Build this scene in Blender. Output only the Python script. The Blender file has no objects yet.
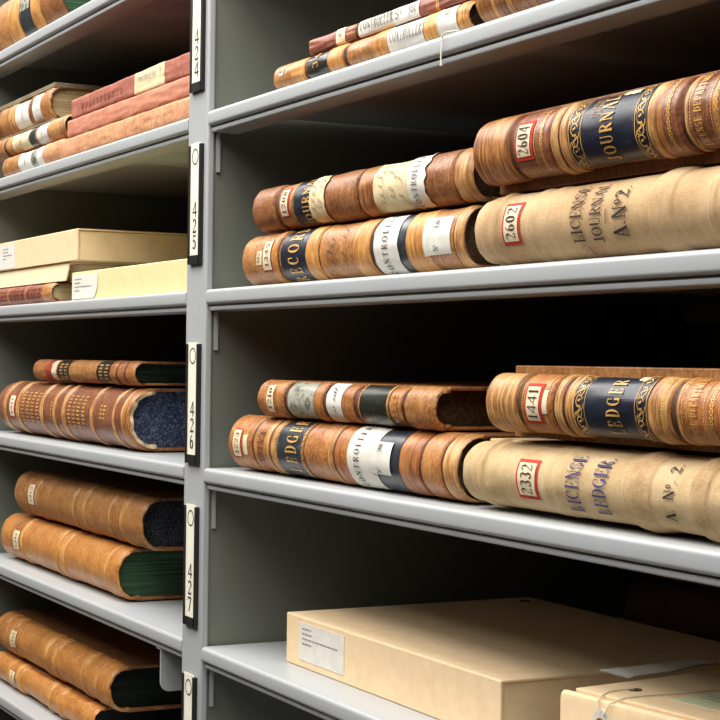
import bpy, math, random
from mathutils import Matrix, Vector, noise
random.seed(7)
SC = bpy.context.scene
COL = SC.collection

# ------------------------------------------------------------------ materials
def lin(c):
    return tuple(((v/255)/12.92 if v/255 <= .04045 else ((v/255+.055)/1.055)**2.4) for v in c) + (1,)

class NT:
    def __init__(s, name, rough=.6, spec=.5):
        s.m = bpy.data.materials.new(name); s.m.use_nodes = True
        s.t = s.m.node_tree; s.b = s.t.nodes['Principled BSDF']
        s.b.inputs['Roughness'].default_value = rough
        s.b.inputs['Specular IOR Level'].default_value = spec
        tc = s.n('ShaderNodeTexCoord'); oi = s.n('ShaderNodeObjectInfo')
        ad = s.n('ShaderNodeVectorMath'); ad.operation = 'ADD'
        cb = s.n('ShaderNodeCombineXYZ'); ml = s.n('ShaderNodeMath'); ml.operation = 'MULTIPLY'; ml.inputs[1].default_value = 7
        s.l(oi.outputs['Random'], ml.inputs[0])
        for i in range(3): s.l(ml.outputs[0], cb.inputs[i])
        s.l(tc.outputs['Object'], ad.inputs[0]); s.l(cb.outputs[0], ad.inputs[1]); s.co = ad.outputs[0]
    def n(s, t): return s.t.nodes.new(t)
    def l(s, a, b): s.t.links.new(a, b)
    def noise(s, scale, detail=4, stretch=(1,1,1), rough=.6):
        mp = s.n('ShaderNodeMapping'); mp.inputs['Scale'].default_value = stretch; s.l(s.co, mp.inputs[0])
        no = s.n('ShaderNodeTexNoise'); no.inputs['Scale'].default_value = scale; no.inputs['Detail'].default_value = detail
        no.inputs['Roughness'].default_value = rough
        s.l(mp.outputs[0], no.inputs[0]); return no.outputs[0]
    def ramp(s, fac, stops):
        r = s.n('ShaderNodeValToRGB'); e = r.color_ramp.elements
        while len(e) < len(stops): e.new(.5)
        for q, (p, c) in zip(e, stops): q.position = p; q.color = lin(c)
        s.l(fac, r.inputs[0]); return r.outputs[0]
    def mix(s, fac, a, b, mode='MIX'):
        m = s.n('ShaderNodeMix'); m.data_type = 'RGBA'; m.blend_type = mode
        for v, i in ((fac, 0), (a, 6), (b, 7)):
            if hasattr(v, 'is_linked'): s.l(v, m.inputs[i])
            else: m.inputs[i].default_value = v
        return m.outputs[2]
    def bump(s, h, strength=.3, dist=.001):
        b = s.n('ShaderNodeBump'); b.inputs['Strength'].default_value = strength; b.inputs['Distance'].default_value = dist
        s.l(h, b.inputs['Height']); s.l(b.outputs[0], s.b.inputs['Normal'])
    def col(s, c):
        if hasattr(c, 'is_linked'): s.l(c, s.b.inputs['Base Color'])
        else: s.b.inputs['Base Color'].default_value = lin(c)
        return s

M = {}
def leather(name, base, dark, light, rough=.42, wear=.5, scale=1):
    n = NT(name, rough, .5)
    big = n.noise(34*scale, 6, rough=.7); fine = n.noise(170*scale, 6, (1.6,.5,.5), .75); st = n.noise(60, 4, (6,.35,.35))
    c = n.ramp(big, [(.36, dark), (.5, base), (.66, light)])
    c2 = n.ramp(fine, [(.36, dark), (.52, base), (.68, light)])
    c = n.mix(.5, c, c2); sp_ = n.noise(420*scale, 3, (1,.8,.8)); c = n.mix(.35, c, n.ramp(sp_, [(.38, dark), (.5, base), (.62, light)]))
    sc = n.ramp(st, [(.57, (0,0,0)), (.66, (255,255,255))])
    mx = n.n('ShaderNodeMath'); mx.operation = 'MULTIPLY'; mx.inputs[1].default_value = wear
    n.l(sc, mx.inputs[0]); c = n.mix(mx.outputs[0], c, lin(light))
    n.col(c); n.bump(fine, .35, .0008); M[name] = n.m
def streaky(name, base, dark, light, rough=.42):
    n = NT(name, rough, .5)
    st = n.noise(60, 6, (7,.5,.5), .75); big = n.noise(40, 5)
    c = n.ramp(st, [(.38, dark), (.49, base), (.60, light)])
    c = n.mix(.3, c, n.ramp(big, [(.38, dark), (.5, base), (.62, light)]))
    n.col(c); n.bump(st, .5, .0012); M[name] = n.m
def plain(name, c, rough=.6, spec=.4, var=.06, metal=0):
    n = NT(name, rough, spec)
    f = n.noise(60, 4)
    lo = tuple(max(0, v*(1-var)) for v in c); hi = tuple(min(255, v*(1+var)) for v in c)
    n.col(n.ramp(f, [(.3, lo), (.7, hi)])); n.b.inputs['Metallic'].default_value = metal
    M[name] = n.m
def speckle(name, base, fleck, scale=420, lo=.5, hi=.62):
    n = NT(name, .7, .3)
    f = n.noise(scale, 3); g = n.noise(90, 3)
    c = n.ramp(f, [(lo, base), (hi, fleck)])
    c = n.mix(.25, c, n.ramp(g, [(.35, base), (.7, fleck)]))
    n.col(c); M[name] = n.m
def leaves(name, base, dark, light):        # page edges: fine lines along the block's thickness
    n = NT(name, .65, .3)
    f = n.noise(40, 3, (.1,.12,18)); c = n.ramp(f, [(.3, dark), (.5, base), (.75, light)])
    n.col(c); n.bump(f, .5, .001); M[name] = n.m
def cloth(name, base, dark, light):
    n = NT(name, .85, .2)
    a = n.noise(120, 2, (1,9,9)); b = n.noise(120, 2, (9,1,1)); big = n.noise(16, 5)
    c = n.ramp(big, [(.38, dark), (.5, base), (.64, light)])
    c = n.mix(.35, c, n.ramp(a, [(.3, dark), (.7, light)])); c = n.mix(.3, c, n.ramp(b, [(.3, dark), (.7, light)]))
    n.col(c); n.bump(b, .3, .0005); M[name] = n.m
def label(name, navy, wear, st=(.58,.74)):
    n = NT(name, .34, .5)
    f = n.noise(70, 6, rough=.75); g = n.noise(260, 3)
    c = n.ramp(f, [(st[0], navy), (st[1], wear)]); c = n.mix(.12, c, n.ramp(g, [(.4, navy), (.7, wear)]))
    n.col(c); M[name] = n.m

leather('tan_leather', (178,118,64), (112,66,32), (216,166,104))
leather('brown_leather', (146,92,54), (86,48,26), (192,136,86))
leather('red_leather', (134,80,54), (84,46,30), (178,122,84), .34)
leather('ochre_leather', (196,128,60), (136,78,34), (226,170,102), .36)
leather('rust_leather', (178,112,58), (104,60,30), (218,160,98))
leather('dark_leather', (84,52,32), (48,28,18), (120,78,50), .6)
leather('groove_leather', (96,50,28), (60,30,18), (130,76,44), .6)
leather('pink_leather', (194,122,92), (158,90,68), (216,152,122), .7)
leather('worn_pink_leather', (190,116,80), (150,80,56), (216,156,112), .65)
leather('worn_orange_leather', (204,142,100), (160,100,68), (232,186,140), .75)
leather('red_cloth', (166,94,74), (132,66,54), (192,124,102), .7)
leather('oxblood_leather', (140,74,58), (104,46,38), (176,112,86), .45)
streaky('streaky_tan', (190,134,76), (112,66,34), (234,190,126))
streaky('streaky_brown', (156,98,54), (96,52,28), (214,154,90), .36)
streaky('streaky_ochre', (206,142,72), (150,90,40), (232,184,112))
streaky('streaky_rust', (172,102,56), (112,60,30), (206,148,92), .38)
cloth('canvas', (200,168,126), (168,132,92), (216,188,148))
cloth('cream_canvas', (212,184,140), (178,146,102), (226,202,162))
cloth('worn_canvas', (200,168,124), (158,122,82), (222,196,154))
cloth('grey_cloth', (138,124,98), (110,98,78), (156,144,118))
label('navy_label', (24,30,46), (70,78,92))
label('worn_navy_label', (38,46,56), (122,124,118))
label('black_label', (30,34,28), (98,92,70))
label('mottled_label', (176,176,160), (74,78,70), (.5,.58))
plain('white_paper', (226,222,212), .75, .2, .03)
plain('cream_paper', (226,206,164), .75, .2, .06)
plain('pale_label', (232,214,180), .75, .2, .05)
plain('red_border', (196,62,48), .7, .2, .1)
plain('red_lab_leather', (158,66,46), .5, .4, .15)
plain('ink', (66,58,58), .8, .1, .1)
plain('faded_ink', (118,98,86), .8, .1, .1)
plain('blue_ink', (72,72,122), .8, .1, .15)
plain('gold', (206,160,84), .4, .6, .2)
plain('dull_gold', (186,136,78), .5, .5, .2)
plain('grey_print', (140,138,136), .8, .1, .05)
plain('headcap_hide', (206,180,140), .7, .3, .2)
speckle('blue_pages', (32,42,72), (120,132,160))
speckle('black_pages', (24,24,30), (104,104,116), 460)
speckle('brown_pages', (58,42,28), (92,70,46), 300)
leaves('green_pages', (50,84,58), (22,40,28), (98,126,98))
leaves('dark_green_pages', (22,40,28), (8,16,10), (60,80,64))
leaves('cream_pages', (186,168,122), (140,120,82), (206,190,148))
leaves('black_green_pages', (16,26,20), (6,10,8), (30,44,34))
def paint(name, c, rough):
    n = NT(name, rough, .5); f = n.noise(900, 2); g = n.noise(5, 3)
    n.col(n.ramp(g, [(.3, tuple(v*.97 for v in c)), (.7, c)])); n.bump(f, .06, .0003); M[name] = n.m
paint('grey_paint', (176,180,182), .36)
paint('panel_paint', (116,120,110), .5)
plain('black_plastic', (30,27,28), .4, .5, .1)
plain('card', (240,236,218), .7, .2, .02)
plain('tan_board', (242,213,171), .72, .25, .025)
plain('tan_board_inside', (206,176,132), .8, .2, .03)
plain('buff_board', (232,212,172), .72, .25, .025)
plain('cream_board', (226,214,160), .7, .25, .02)
plain('string', (228,220,200), .8, .2, .03)
plain('green_slip', (214,216,178), .8, .2, .03)
plain('room_wall', (112,104,92), .9, .2, .02)
plain('dark_stacks', (58,50,42), .9, .2, .02)
plain('ceiling_tile', (232,232,228), .9, .2, .02)
n = NT('floor_tile', .45, .4); n.col(n.ramp(n.noise(30, 4), [(.3, (50,44,37)), (.7, (62,55,46))])); M['floor_tile'] = n.m

# ------------------------------------------------------------------ mesh helpers
class MB:
    def __init__(s): s.v = []; s.f = []; s.mi = []; s.mats = []
    def slot(s, m):
        if m not in s.mats: s.mats.append(m)
        return s.mats.index(m)
    def grid(s, pts, m, closed=False):               # pts[i][j] ; m a name or a function of i, j
        base = len(s.v); nj = len(pts[0])
        for r in pts: s.v += [tuple(p) for p in r]
        for i in range(len(pts)-1):
            for j in range(nj if closed else nj-1):
                k = (j+1) % nj
                s.f.append((base+i*nj+j, base+(i+1)*nj+j, base+(i+1)*nj+k, base+i*nj+k))
                s.mi.append(s.slot(m(i,j) if callable(m) else m))
    def poly(s, pts, m):
        b = len(s.v); s.v += [tuple(p) for p in pts]; s.f.append(tuple(range(b, b+len(pts)))); s.mi.append(s.slot(m))
    def prism(s, prof, x0, x1, m, axis='x'):         # prof in the plane across the axis
        def P(a, u, v): return (a,u,v) if axis == 'x' else ((u,a,v) if axis == 'y' else (u,v,a))
        A = [P(x0,u,v) for u,v in prof]; B = [P(x1,u,v) for u,v in prof]
        s.grid([A,B], m, True); s.poly(A[::-1], m); s.poly(B, m)
    def box(s, a, b, m): s.prism([(a[1],a[2]),(b[1],a[2]),(b[1],b[2]),(a[1],b[2])], a[0], b[0], m)
    def tube(s, pts, r, m, n=8):
        rings = []
        for i, p in enumerate(pts):
            p = Vector(p); d = (Vector(pts[min(i+1,len(pts)-1)]) - Vector(pts[max(i-1,0)])).normalized()
            a = d.orthogonal().normalized() if abs(d.z) > .99 else d.cross(Vector((0,0,1))).normalized(); c = d.cross(a)
            rings.append([p + a*r*math.cos(2*math.pi*k/n) + c*r*math.sin(2*math.pi*k/n) for k in range(n)])
        s.grid(rings, m, True); s.poly(rings[0][::-1], m); s.poly(rings[-1], m)
    def build(s, name, parent=None, bevel=0, smooth=True, loc=None, angle=35):
        me = bpy.data.meshes.new(name); me.from_pydata(s.v, [], s.f); me.update()
        for m in s.mats: me.materials.append(M[m])
        me.polygons.foreach_set('material_index', s.mi)
        import bmesh
        bm = bmesh.new(); bm.from_mesh(me)
        bmesh.ops.remove_doubles(bm, verts=bm.verts, dist=1e-6); bmesh.ops.recalc_face_normals(bm, faces=bm.faces); bm.to_mesh(me); bm.free()
        o = bpy.data.objects.new(name, me); COL.objects.link(o)
        if parent: o.parent = parent
        if loc: o.location = loc
        if bevel:
            b = o.modifiers.new('bevel', 'BEVEL'); b.width = bevel; b.segments = 3; b.limit_method = 'ANGLE'; b.angle_limit = math.radians(40)
        if smooth:
            me.polygons.foreach_set('use_smooth', [True]*len(me.polygons)); me.set_sharp_from_angle(angle=math.radians(angle))
        return o
def thing(name, lab, cat, loc=(0,0,0), rz=0, group=None, ry=0):
    o = bpy.data.objects.new(name, None); o.empty_display_size = .05; COL.objects.link(o); o.location = loc; o.rotation_euler = (0, math.radians(ry), math.radians(rz))
    return tag(o, lab, cat, group)
def tag(o, lab, cat, group=None):
    o['label'] = lab; o['category'] = cat
    if group: o['group'] = group
    return o
def structure(o): o['kind'] = 'structure'; return o

# ------------------------------------------------------------------ a serif alphabet drawn with strokes
TK, TN, SF = .17, .07, .05
def arc(cx, cy, rx, ry, a0, a1, n=14, w=None):
    out = []
    for i in range(n):
        t0 = math.radians(a0+(a1-a0)*i/n); t1 = math.radians(a0+(a1-a0)*(i+1)/n); tm = (t0+t1)/2
        ww = w if w else TN+(TK-TN)*abs(math.cos(tm))
        out.append(((cx+rx*math.cos(t0), cy+ry*math.sin(t0)), (cx+rx*math.cos(t1), cy+ry*math.sin(t1)), ww))
    return out
def S(x0,y0,x1,y1,w): return [((x0,y0),(x1,y1),w)]
def stem(x, y0=0, y1=1, w=TK, s0=1, s1=1):
    r = S(x,y0,x,y1,w); e = w/2+.1
    if s0: r += S(x-e,y0+SF/2,x+e,y0+SF/2,SF)
    if s1: r += S(x-e,y1-SF/2,x+e,y1-SF/2,SF)
    return r
GL = {
 'A': (.86, S(.1,0,.42,1,TN)+S(.42,1,.76,0,TK)+S(.2,.34,.62,.34,SF)+S(0,.02,.22,.02,SF)+S(.62,.02,.9,.02,SF)),
 'C': (.80, arc(.42,.5,.34,.46,55,305)+S(.66,.62,.66,.95,TN)),
 'D': (.86, stem(.2)+S(.2,.97,.42,.97,TN)+S(.2,.03,.42,.03,TN)+arc(.40,.5,.36,.47,-90,90)),
 'E': (.76, stem(.2)+S(.2,.97,.66,.97,TN)+S(.2,.03,.68,.03,TN)+S(.2,.5,.52,.5,TN)+S(.66,.97,.66,.76,TN)+S(.68,.03,.68,.26,TN)+S(.52,.38,.52,.62,TN)),
 'G': (.86, arc(.44,.5,.36,.46,55,330)+S(.68,.62,.68,.95,TN)+S(.72,.06,.72,.4,TK)+S(.58,.4,.84,.4,SF)),
 'I': (.42, stem(.2)),
 'J': (.60, S(.36,.2,.36,1,TK)+S(.2,.97,.54,.97,SF)+arc(.2,.2,.16,.18,0,-180,8)),
 'K': (.84, stem(.2)+S(.28,.42,.7,.98,TN)+S(.38,.56,.74,.02,TK)),
 'L': (.74, stem(.2)+S(.2,.03,.66,.03,TN)+S(.66,.03,.66,.3,TN)),
 'M': (1.0, stem(.14,w=TN)+stem(.86)+S(.16,1,.5,.05,TK)+S(.5,.05,.84,1,TN)),
 'N': (.90, stem(.16,w=TN)+stem(.76,0,1,TN,0,1)+S(.16,1,.76,0,TK)),
 'O': (.90, arc(.45,.5,.36,.47,0,360,22)),
 'P': (.74, stem(.2)+S(.2,.97,.4,.97,TN)+S(.2,.48,.4,.48,TN)+arc(.4,.725,.26,.245,-90,90,10)),
 'R': (.84, stem(.2)+S(.2,.97,.4,.97,TN)+S(.2,.5,.4,.5,TN)+arc(.4,.735,.26,.235,-90,90,10)+S(.42,.5,.76,.03,TK)),
 'S': (.70, arc(.36,.73,.26,.24,40,270,10,.11)+arc(.36,.27,.27,.24,90,-140,10,.13)+S(.58,.72,.58,.96,TN)+S(.1,.04,.1,.3,TN)),
 'T': (.76, stem(.38,s1=0)+S(.06,.97,.7,.97,TN)+S(.06,.97,.06,.74,TN)+S(.7,.97,.7,.74,TN)),
 'U': (.88, S(.18,.3,.18,1,TK)+S(.06,.97,.32,.97,SF)+arc(.44,.3,.27,.28,180,360,12,.09)+S(.71,.3,.71,1,TN)+S(.6,.97,.82,.97,SF)),
 '0': (.62, arc(.3,.5,.22,.47,0,360,20)), '1': (.42, stem(.22,s1=0)+S(.1,.84,.22,.97,TN)),
 '2': (.62, arc(.3,.72,.22,.25,160,-30,12)+S(.48,.6,.08,.06,TN)+S(.08,.05,.54,.05,.11)+S(.54,.05,.54,.2,TN)),
 '3': (.60, arc(.28,.73,.2,.23,150,-80,10)+arc(.28,.27,.23,.25,80,-155,10)),
 '4': (.64, S(.46,0,.46,1,.12)+S(.44,1,.02,.3,.08)+S(.02,.28,.64,.28,.09)),
 '5': (.60, S(.14,.96,.5,.96,.1)+S(.14,.96,.12,.55,TN)+arc(.28,.32,.22,.29,120,-150,12)),
 '6': (.62, arc(.3,.3,.21,.28,0,360,16)+arc(.42,.42,.33,.55,180,105,8,.1)),
 '7': (.58, S(.06,.95,.54,.95,.1)+S(.54,.95,.22,0,.12)+S(.06,.95,.06,.78,TN)),
 '8': (.60, arc(.3,.74,.18,.23,0,360,14)+arc(.3,.27,.22,.26,0,360,16)),
 '.': (.3, S(.12,.02,.12,.12,.13)), 'o': (.4, arc(.2,.72,.13,.2,0,360,12,.08)+S(.06,.42,.34,.42,SF)),
 '-': (.5, S(.06,.5,.46,.5,.06)), ' ': (.5, []),
}
def text_segs(t, size, spacing=.1, wide=1, weight=1):
    """strokes of a line of text centred on 0,0: (p, q, width)"""
    W = sum(GL[c][0]*wide+spacing for c in t)-spacing; x = -W/2; out = []
    for c in t:
        w, ss = GL[c]
        out += [(((x+a[0]*wide)*size, (a[1]-.5)*size), ((x+b[0]*wide)*size, (b[1]-.5)*size), k*size*weight) for a, b, k in ss]
        x += w*wide+spacing
    return out
def scrawl(length, size, seed=0, w=.0005):
    """a line of handwriting: slanted loops"""
    r = random.Random(seed); pts = []; u = -length/2
    while u < length/2:
        h = size*r.choice((.45,.5,.5,.6,1,1.1)); step = size*r.uniform(.35,.6)
        for k in range(7):
            a = k/7*2*math.pi; pts.append((u+step*k/7+.18*size*math.sin(a)+.3*(h*(1-math.cos(a))/2), h*(1-math.cos(a))/2-size*.3))
        u += step
        if r.random() < .16: u += size*.5; pts.append(None)
    return [(a, b, w) for a, b in zip(pts, pts[1:]) if a and b]
def strokes(mb, segs, fn, m, maxlen=.0025):
    """lay strokes on a surface; fn(u, v) -> point"""
    for a, b, w in segs:
        dx, dy = b[0]-a[0], b[1]-a[1]; L = math.hypot(dx, dy)
        if L < 1e-7: continue
        ex, ey = dx/L*w*.35, dy/L*w*.35; nx, ny = -dy/L*w/2, dx/L*w/2
        k = max(1, int(L/maxlen)+1)
        rows = []
        for i in range(k+1):
            t = i/k; e = -1 if i == 0 else (1 if i == k else 0)
            u, v = a[0]+dx*t+e*ex*(w < L), a[1]+dy*t+e*ey*(w < L)
            rows.append([fn(u+nx, v+ny), fn(u-nx, v-ny)])
        mb.grid(rows, m)

# ------------------------------------------------------------------ bound volumes lying on their side
class Ledger:
    """x along the spine, y into the shelf (spine front at 0), z up; the left end of the spine is x = 0"""
    def __init__(s, q):
        s.q = q; s.T = q['T']; s.h = s.T/2; s.b = q.get('b', s.h*.8); s.L = q['L']; s.th = q.get('rim', .0035); s.pw = q.get('pw', 2.0)
        s.zones = q['zones']; s.e0 = True; s.seed = q['x0']*13.7+q['z0']*31
    def r(s, x):
        Z = s.zones; fade = .0016
        v = Z[-1][3] if x > Z[-1][1] else Z[0][3]
        for i, (a, b, m, h) in enumerate(Z):
            if a <= x <= b:
                v = h
                lo = Z[i-1][3] if i else h; hi = Z[i+1][3] if i+1 < len(Z) else h
                f = min(fade, (b-a)/2)
                if x-a < f: t = .5+.5*(x-a)/f; t = t*t*(3-2*t); v = lo+(h-lo)*t
                elif b-x < f: t = .5+.5*(b-x)/f; t = t*t*(3-2*t); v = hi+(h-hi)*t
                break
        for p, amp, w in s.q.get('swell', []): v += amp*math.exp(-((x-p)/w)**2)
        e = min(x, s.L-x)
        c = s.q.get('cap', .006)
        if e < c: v -= s.q.get('capdrop', .0035)*(1-max(e,0)/c)**2
        return v
    def P(s, x, a, off=0, inner=False):
        rr = off+(max(s.r(x), -.0048 if s.e0 else -.02) if not inner else -s.th)
        wob = noise.noise(Vector((x*30+s.seed, a*2.2, s.seed)))*.0007-.0005 if not inner else 0
        rr += wob
        ca, sa = math.cos(a), math.sin(a)
        k = s.pw                                       # superellipse: 2 round, higher flatter
        if k != 2: 
            d = (abs(ca)**k+abs(sa)**k)**(-1/k); ca *= d; sa *= d
        return (x, s.b-(s.b+rr)*ca, s.h+(s.h+rr)*sa)
    def on(s, x, t, off): return s.P(x, t/s.h, off)
    def patch(s, mb, x0, x1, t0, t1, m, off=.0005, edge=None, torn=0, seed=1):
        nx = max(2, int((x1-x0)/.0018)); nt = max(3, int((t1-t0)/.002)); rows = []
        for i in range(nx+1):
            row = []
            for j in range(nt+1):
                x = x0+(x1-x0)*i/nx; t = t0+(t1-t0)*j/nt
                if torn and i in (0,nx): x += noise.noise(Vector((t*140, i, seed)))*torn
                if torn and j in (0,nt): t += noise.noise(Vector((x*140, j+9, seed)))*torn
                row.append(s.on(x, t, off))
            rows.append(row)
        mb.grid(rows, m)
    def build(s):
        q = s.q; L = s.L; T = s.T; W = q['W']; h = s.h
        root = thing(q['name'], q['label'], q['cat'], (q['x0'], q['y'], q['z0']), q.get('rz', 0), q.get('group'), q.get('ry', 0))
        # spine shell
        mb = MB(); xs = set()
        for a, b, m, hh in s.zones:
            n = max(1, int((b-a)/.0022))
            for i in range(n+1): xs.add(round(a+(b-a)*i/n, 6))
            f = min(.0016, (b-a)/2)
            for d in (f*.5, f): xs.add(round(a+d,6)); xs.add(round(b-d,6))
        for e in (.001,.002,.0035,.005): xs.add(e); xs.add(round(L-e,6))
        xs = sorted(x for x in xs if -1e-6 <= x <= L+1e-6); xs[0] = 0; xs[-1] = L
        amax = math.radians(q.get('wrap', 104)); na = 34
        A = [-amax+2*amax*j/na for j in range(na+1)]
        def mat(i, j):
            xm = (xs[i]+xs[i+1])/2
            for a, b, m, hh in s.zones:
                if a <= xm <= b: return m
            return s.zones[-1][2]
        rag = q.get('rag', .0015)
        outer = []
        for i, x in enumerate(xs):
            row = []
            for a in A:
                p = s.P(x, a)
                if i in (0, len(xs)-1): p = (p[0]+noise.noise(Vector((a*3.1, s.seed, i*1.0)))*rag, p[1], p[2])
                row.append(p)
            outer.append(row)
        mb.grid(outer, mat)
        inn = [[s.P(x, a, inner=True) for a in A] for x in (.0, L)]
        inn[0] = [(p[0]+noise.noise(Vector((a*3.1, s.seed, 0.)))*rag, p[1], p[2]) for p, a in zip(inn[0], A)]
        inn[1] = [(p[0]+noise.noise(Vector((a*3.1, s.seed, (len(xs)-1)*1.0)))*rag, p[1], p[2]) for p, a in zip(inn[1], A)]
        rim = q.get('rim_mat', 'dark_leather')
        mb.grid(inn, rim)
        mb.grid([inn[0], outer[0]], rim); mb.grid([outer[-1], inn[1]], rim)
        mb.grid([[outer[i][0] for i in (0,-1)], [inn[0][0], inn[1][0]]], rim); mb.grid([[outer[i][-1] for i in (0,-1)], [inn[0][-1], inn[1][-1]]], rim)
        sp = mb.build('spine', root, angle=60)
        # boards
        bt = q.get('bt', .003); inset = q.get('binset', .0012); il, iu = inset if isinstance(inset, tuple) else (inset, inset); bo = q.get('over', 0)
        yb = s.b+q.get('joint', .002)
        for k in (0, 1):
            z0, z1 = (il, max(il+bt, .0042)) if k == 0 else (min(T-iu-bt, T-.0042), T-iu)
            m2 = MB(); m2.box((-bo, yb, z0), (L+bo, W, z1), q['cover'])
            m2.build('cover_board', root, bevel=.001)
        # block of leaves
        e = q.get('end', .006); hl = h-max(il+bt, .0042)-.0003; hu = h-max(iu+bt, .0042)-.0003; bb = max(.0015, s.b-max(s.th, .0055)-.001)
        prof = []
        for j in range(17):
            a = -math.pi/2+math.pi*j/16; prof.append((s.b-bb*math.cos(a)*.96, h+((hu if a > 0 else hl)-.0018)*math.sin(a)))
        prof = prof + [(s.b+.004, h+hu), (W-.006, h+hu), (W-.006, h-hl), (s.b+.004, h-hl)]
        m3 = MB(); m3.prism(prof, e, L-e, q['pages']); m3.build('text_block', root, smooth=True)
        # labels, each one mesh lying on the spine
        for lb in q.get('labels', []): s.lab(lb, sp)
        return root
    def lab(s, lb, sp):
        kind = lb['k']; mb = MB(); x0, x1 = lb.get('x0', 0), lb.get('x1', 0); h = s.h
        t0, t1 = lb.get('t0', -h*.6)*1.0, lb.get('t1', h*.6)*1.0; off = lb.get('off', .0005); xc = (x0+x1)/2; tc = (t0+t1)/2
        name = lb.get('name', 'paper_label')
        def up(o, X, Tc): return lambda u, v: s.on(X-v, Tc+u, o)
        def along(o, X, Tc): return lambda u, v: s.on(X+u, Tc+v, o)
        if kind == 'number':
            s.patch(mb, x0, x1, t0, t1, lb.get('border', 'red_border'), off)
            bx, bt_ = lb.get('bw', .0022), lb.get('bw', .0022)*1.2
            s.patch(mb, x0+bx, x1-bx, t0+bt_, t1-bt_, lb.get('paper', 'pale_label'), off+.0005)
            sg = text_segs(lb['t'], lb.get('size', (x1-x0)*.5), .14, lb.get('wide', 1), .75)
            us = [p[0] for g in sg for p in g[:2]]; k = (t1-t0)*.66/(max(us)-min(us)); um = (max(us)+min(us))/2
            sg = [(((a[0]-um)*k, a[1]), ((b[0]-um)*k, b[1]), w*min(1.1, max(k, .6))) for a, b, w in sg]
            strokes(mb, sg, up(off+.0010, xc, tc), lb.get('inkm', 'ink'))
        elif kind == 'paper':
            s.patch(mb, x0, x1, t0, t1, lb.get('paper', 'white_paper'), off, torn=lb.get('torn', 0), seed=lb.get('seed', 1))
        elif kind == 'title':
            g = lb.get('goldm', 'gold'); s.patch(mb, x0, x1, t0, t1, lb.get('paper', 'navy_label'), off)
            ow = lb.get('ow', .007)
            if ow:
                for a, sgn in ((x0, 1), (x1, -1)):
                    if lb.get('one') and sgn == -1: continue
                    for d, w in ((.0006, .0009), (ow, .0007)):
                        c = a+sgn*d; s.patch(mb, c-w/2, c+w/2, t0, t1, g, off+.0003)
                    k = 0; t = t0+.003
                    while t < t1-.002:                                    # scrollwork: loops and leaves
                        c = a+sgn*ow*.52; rr = ow*.27
                        strokes(mb, arc(c, t, rr, rr*1.1, 20+k*180, 300+k*180, 10, .0009), lambda u, v: s.on(u, v, off+.0004), g)
                        strokes(mb, arc(c+rr*.7*(1 if k else -1), t+rr*1.2, rr*.7, rr*.8, 200-k*180, 20-k*180, 7, .0008), lambda u, v: s.on(u, v, off+.0004), g)
                        strokes(mb, [((c-.0012, t), (c+.0012, t+.001), .0016)], lambda u, v: s.on(u, v, off+.0004), g)
                        k = 1-k; t += rr*2.15
        for ln in lb.get('lines', []):
            if ln.get('hand'): sg = scrawl(ln['len'], ln['size'], ln.get('seed', 3), ln.get('w', .0006))
            else: sg = text_segs(ln['t'], ln['size'], ln.get('sp', .12), ln.get('wide', 1), ln.get('wt', 1))
            X = ln['x']; Tc = ln.get('tc', tc)
            if 'fit' in ln:                                               # condense the line to its length round the spine
                fa, fb = ln['fit']; Tc = (fa+fb)/2; us = [p[0] for g in sg for p in g[:2]]; um = (max(us)+min(us))/2; k = (fb-fa)/(max(us)-min(us))
                sg = [(((a[0]-um)*k, a[1]), ((b[0]-um)*k, b[1]), w*(min(1, k*1.35) if k < .8 else 1)) for a, b, w in sg]
            if 'span' in ln:
                us = [p[0] for g in sg for p in g[:2]]; um = (max(us)+min(us))/2; k = (ln['span'][1]-ln['span'][0])/(max(us)-min(us)); X = sum(ln['span'])/2
                sg = [(((a[0]-um)*k, a[1]), ((b[0]-um)*k, b[1]), w*min(1, k*1.3)) for a, b, w in sg]
            if kind == 'ink': mb = MB()
            strokes(mb, sg, (along if ln.get('dir') == 'along' else up)(off+.0008, X, Tc), ln.get('m', 'ink'))
            if kind == 'ink': mb.build(name, sp, smooth=False)
        if kind == 'tool':                                                # gilt blocks, rows of small bars
            for (bx0, bx1, bt0, bt1, nx, nt) in lb.get('bars', []):
                mb = MB()
                for i in range(nx):
                    for j in range(nt):
                        a = bx0+(bx1-bx0)*(i+.5)/nx; t = bt0+(bt1-bt0)*(j+.5)/nt; wx = (bx1-bx0)/nx*.62; wt = (bt1-bt0)/nt*.5
                        s.patch(mb, a-wx/2, a+wx/2, t-wt/2, t+wt/2, lb.get('m', 'dull_gold'), off)
                mb.build(name, sp, smooth=False)
            for (c, t0_, t1_, n) in lb.get('flecks', []):                 # column of gilt sprigs
                mb = MB()
                for j in range(n):
                    t = t0_+(t1_-t0_)*(j+.5)/n; r = lb.get('fr', .0022)
                    strokes(mb, arc(c, t, r*.7, r, 0, 360, 7, .0008)+[((c-r, t), (c+r, t), .0007)], lambda u, v: s.on(u, v, off), lb.get('m', 'gold'))
                mb.build(name, sp, smooth=False)
            for (c, t0_, t1_, n) in lb.get('dots', []):
                mb = MB()
                for j in range(n):
                    t = t0_+(t1_-t0_)*(j+.5)/n; s.patch(mb, c-.0005, c+.0005, t-.0009, t+.0009, lb.get('m', 'gold'), off)
                mb.build(name, sp, smooth=False)
        if kind not in ('ink', 'tool'): mb.build(name, sp, smooth=False)

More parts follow.
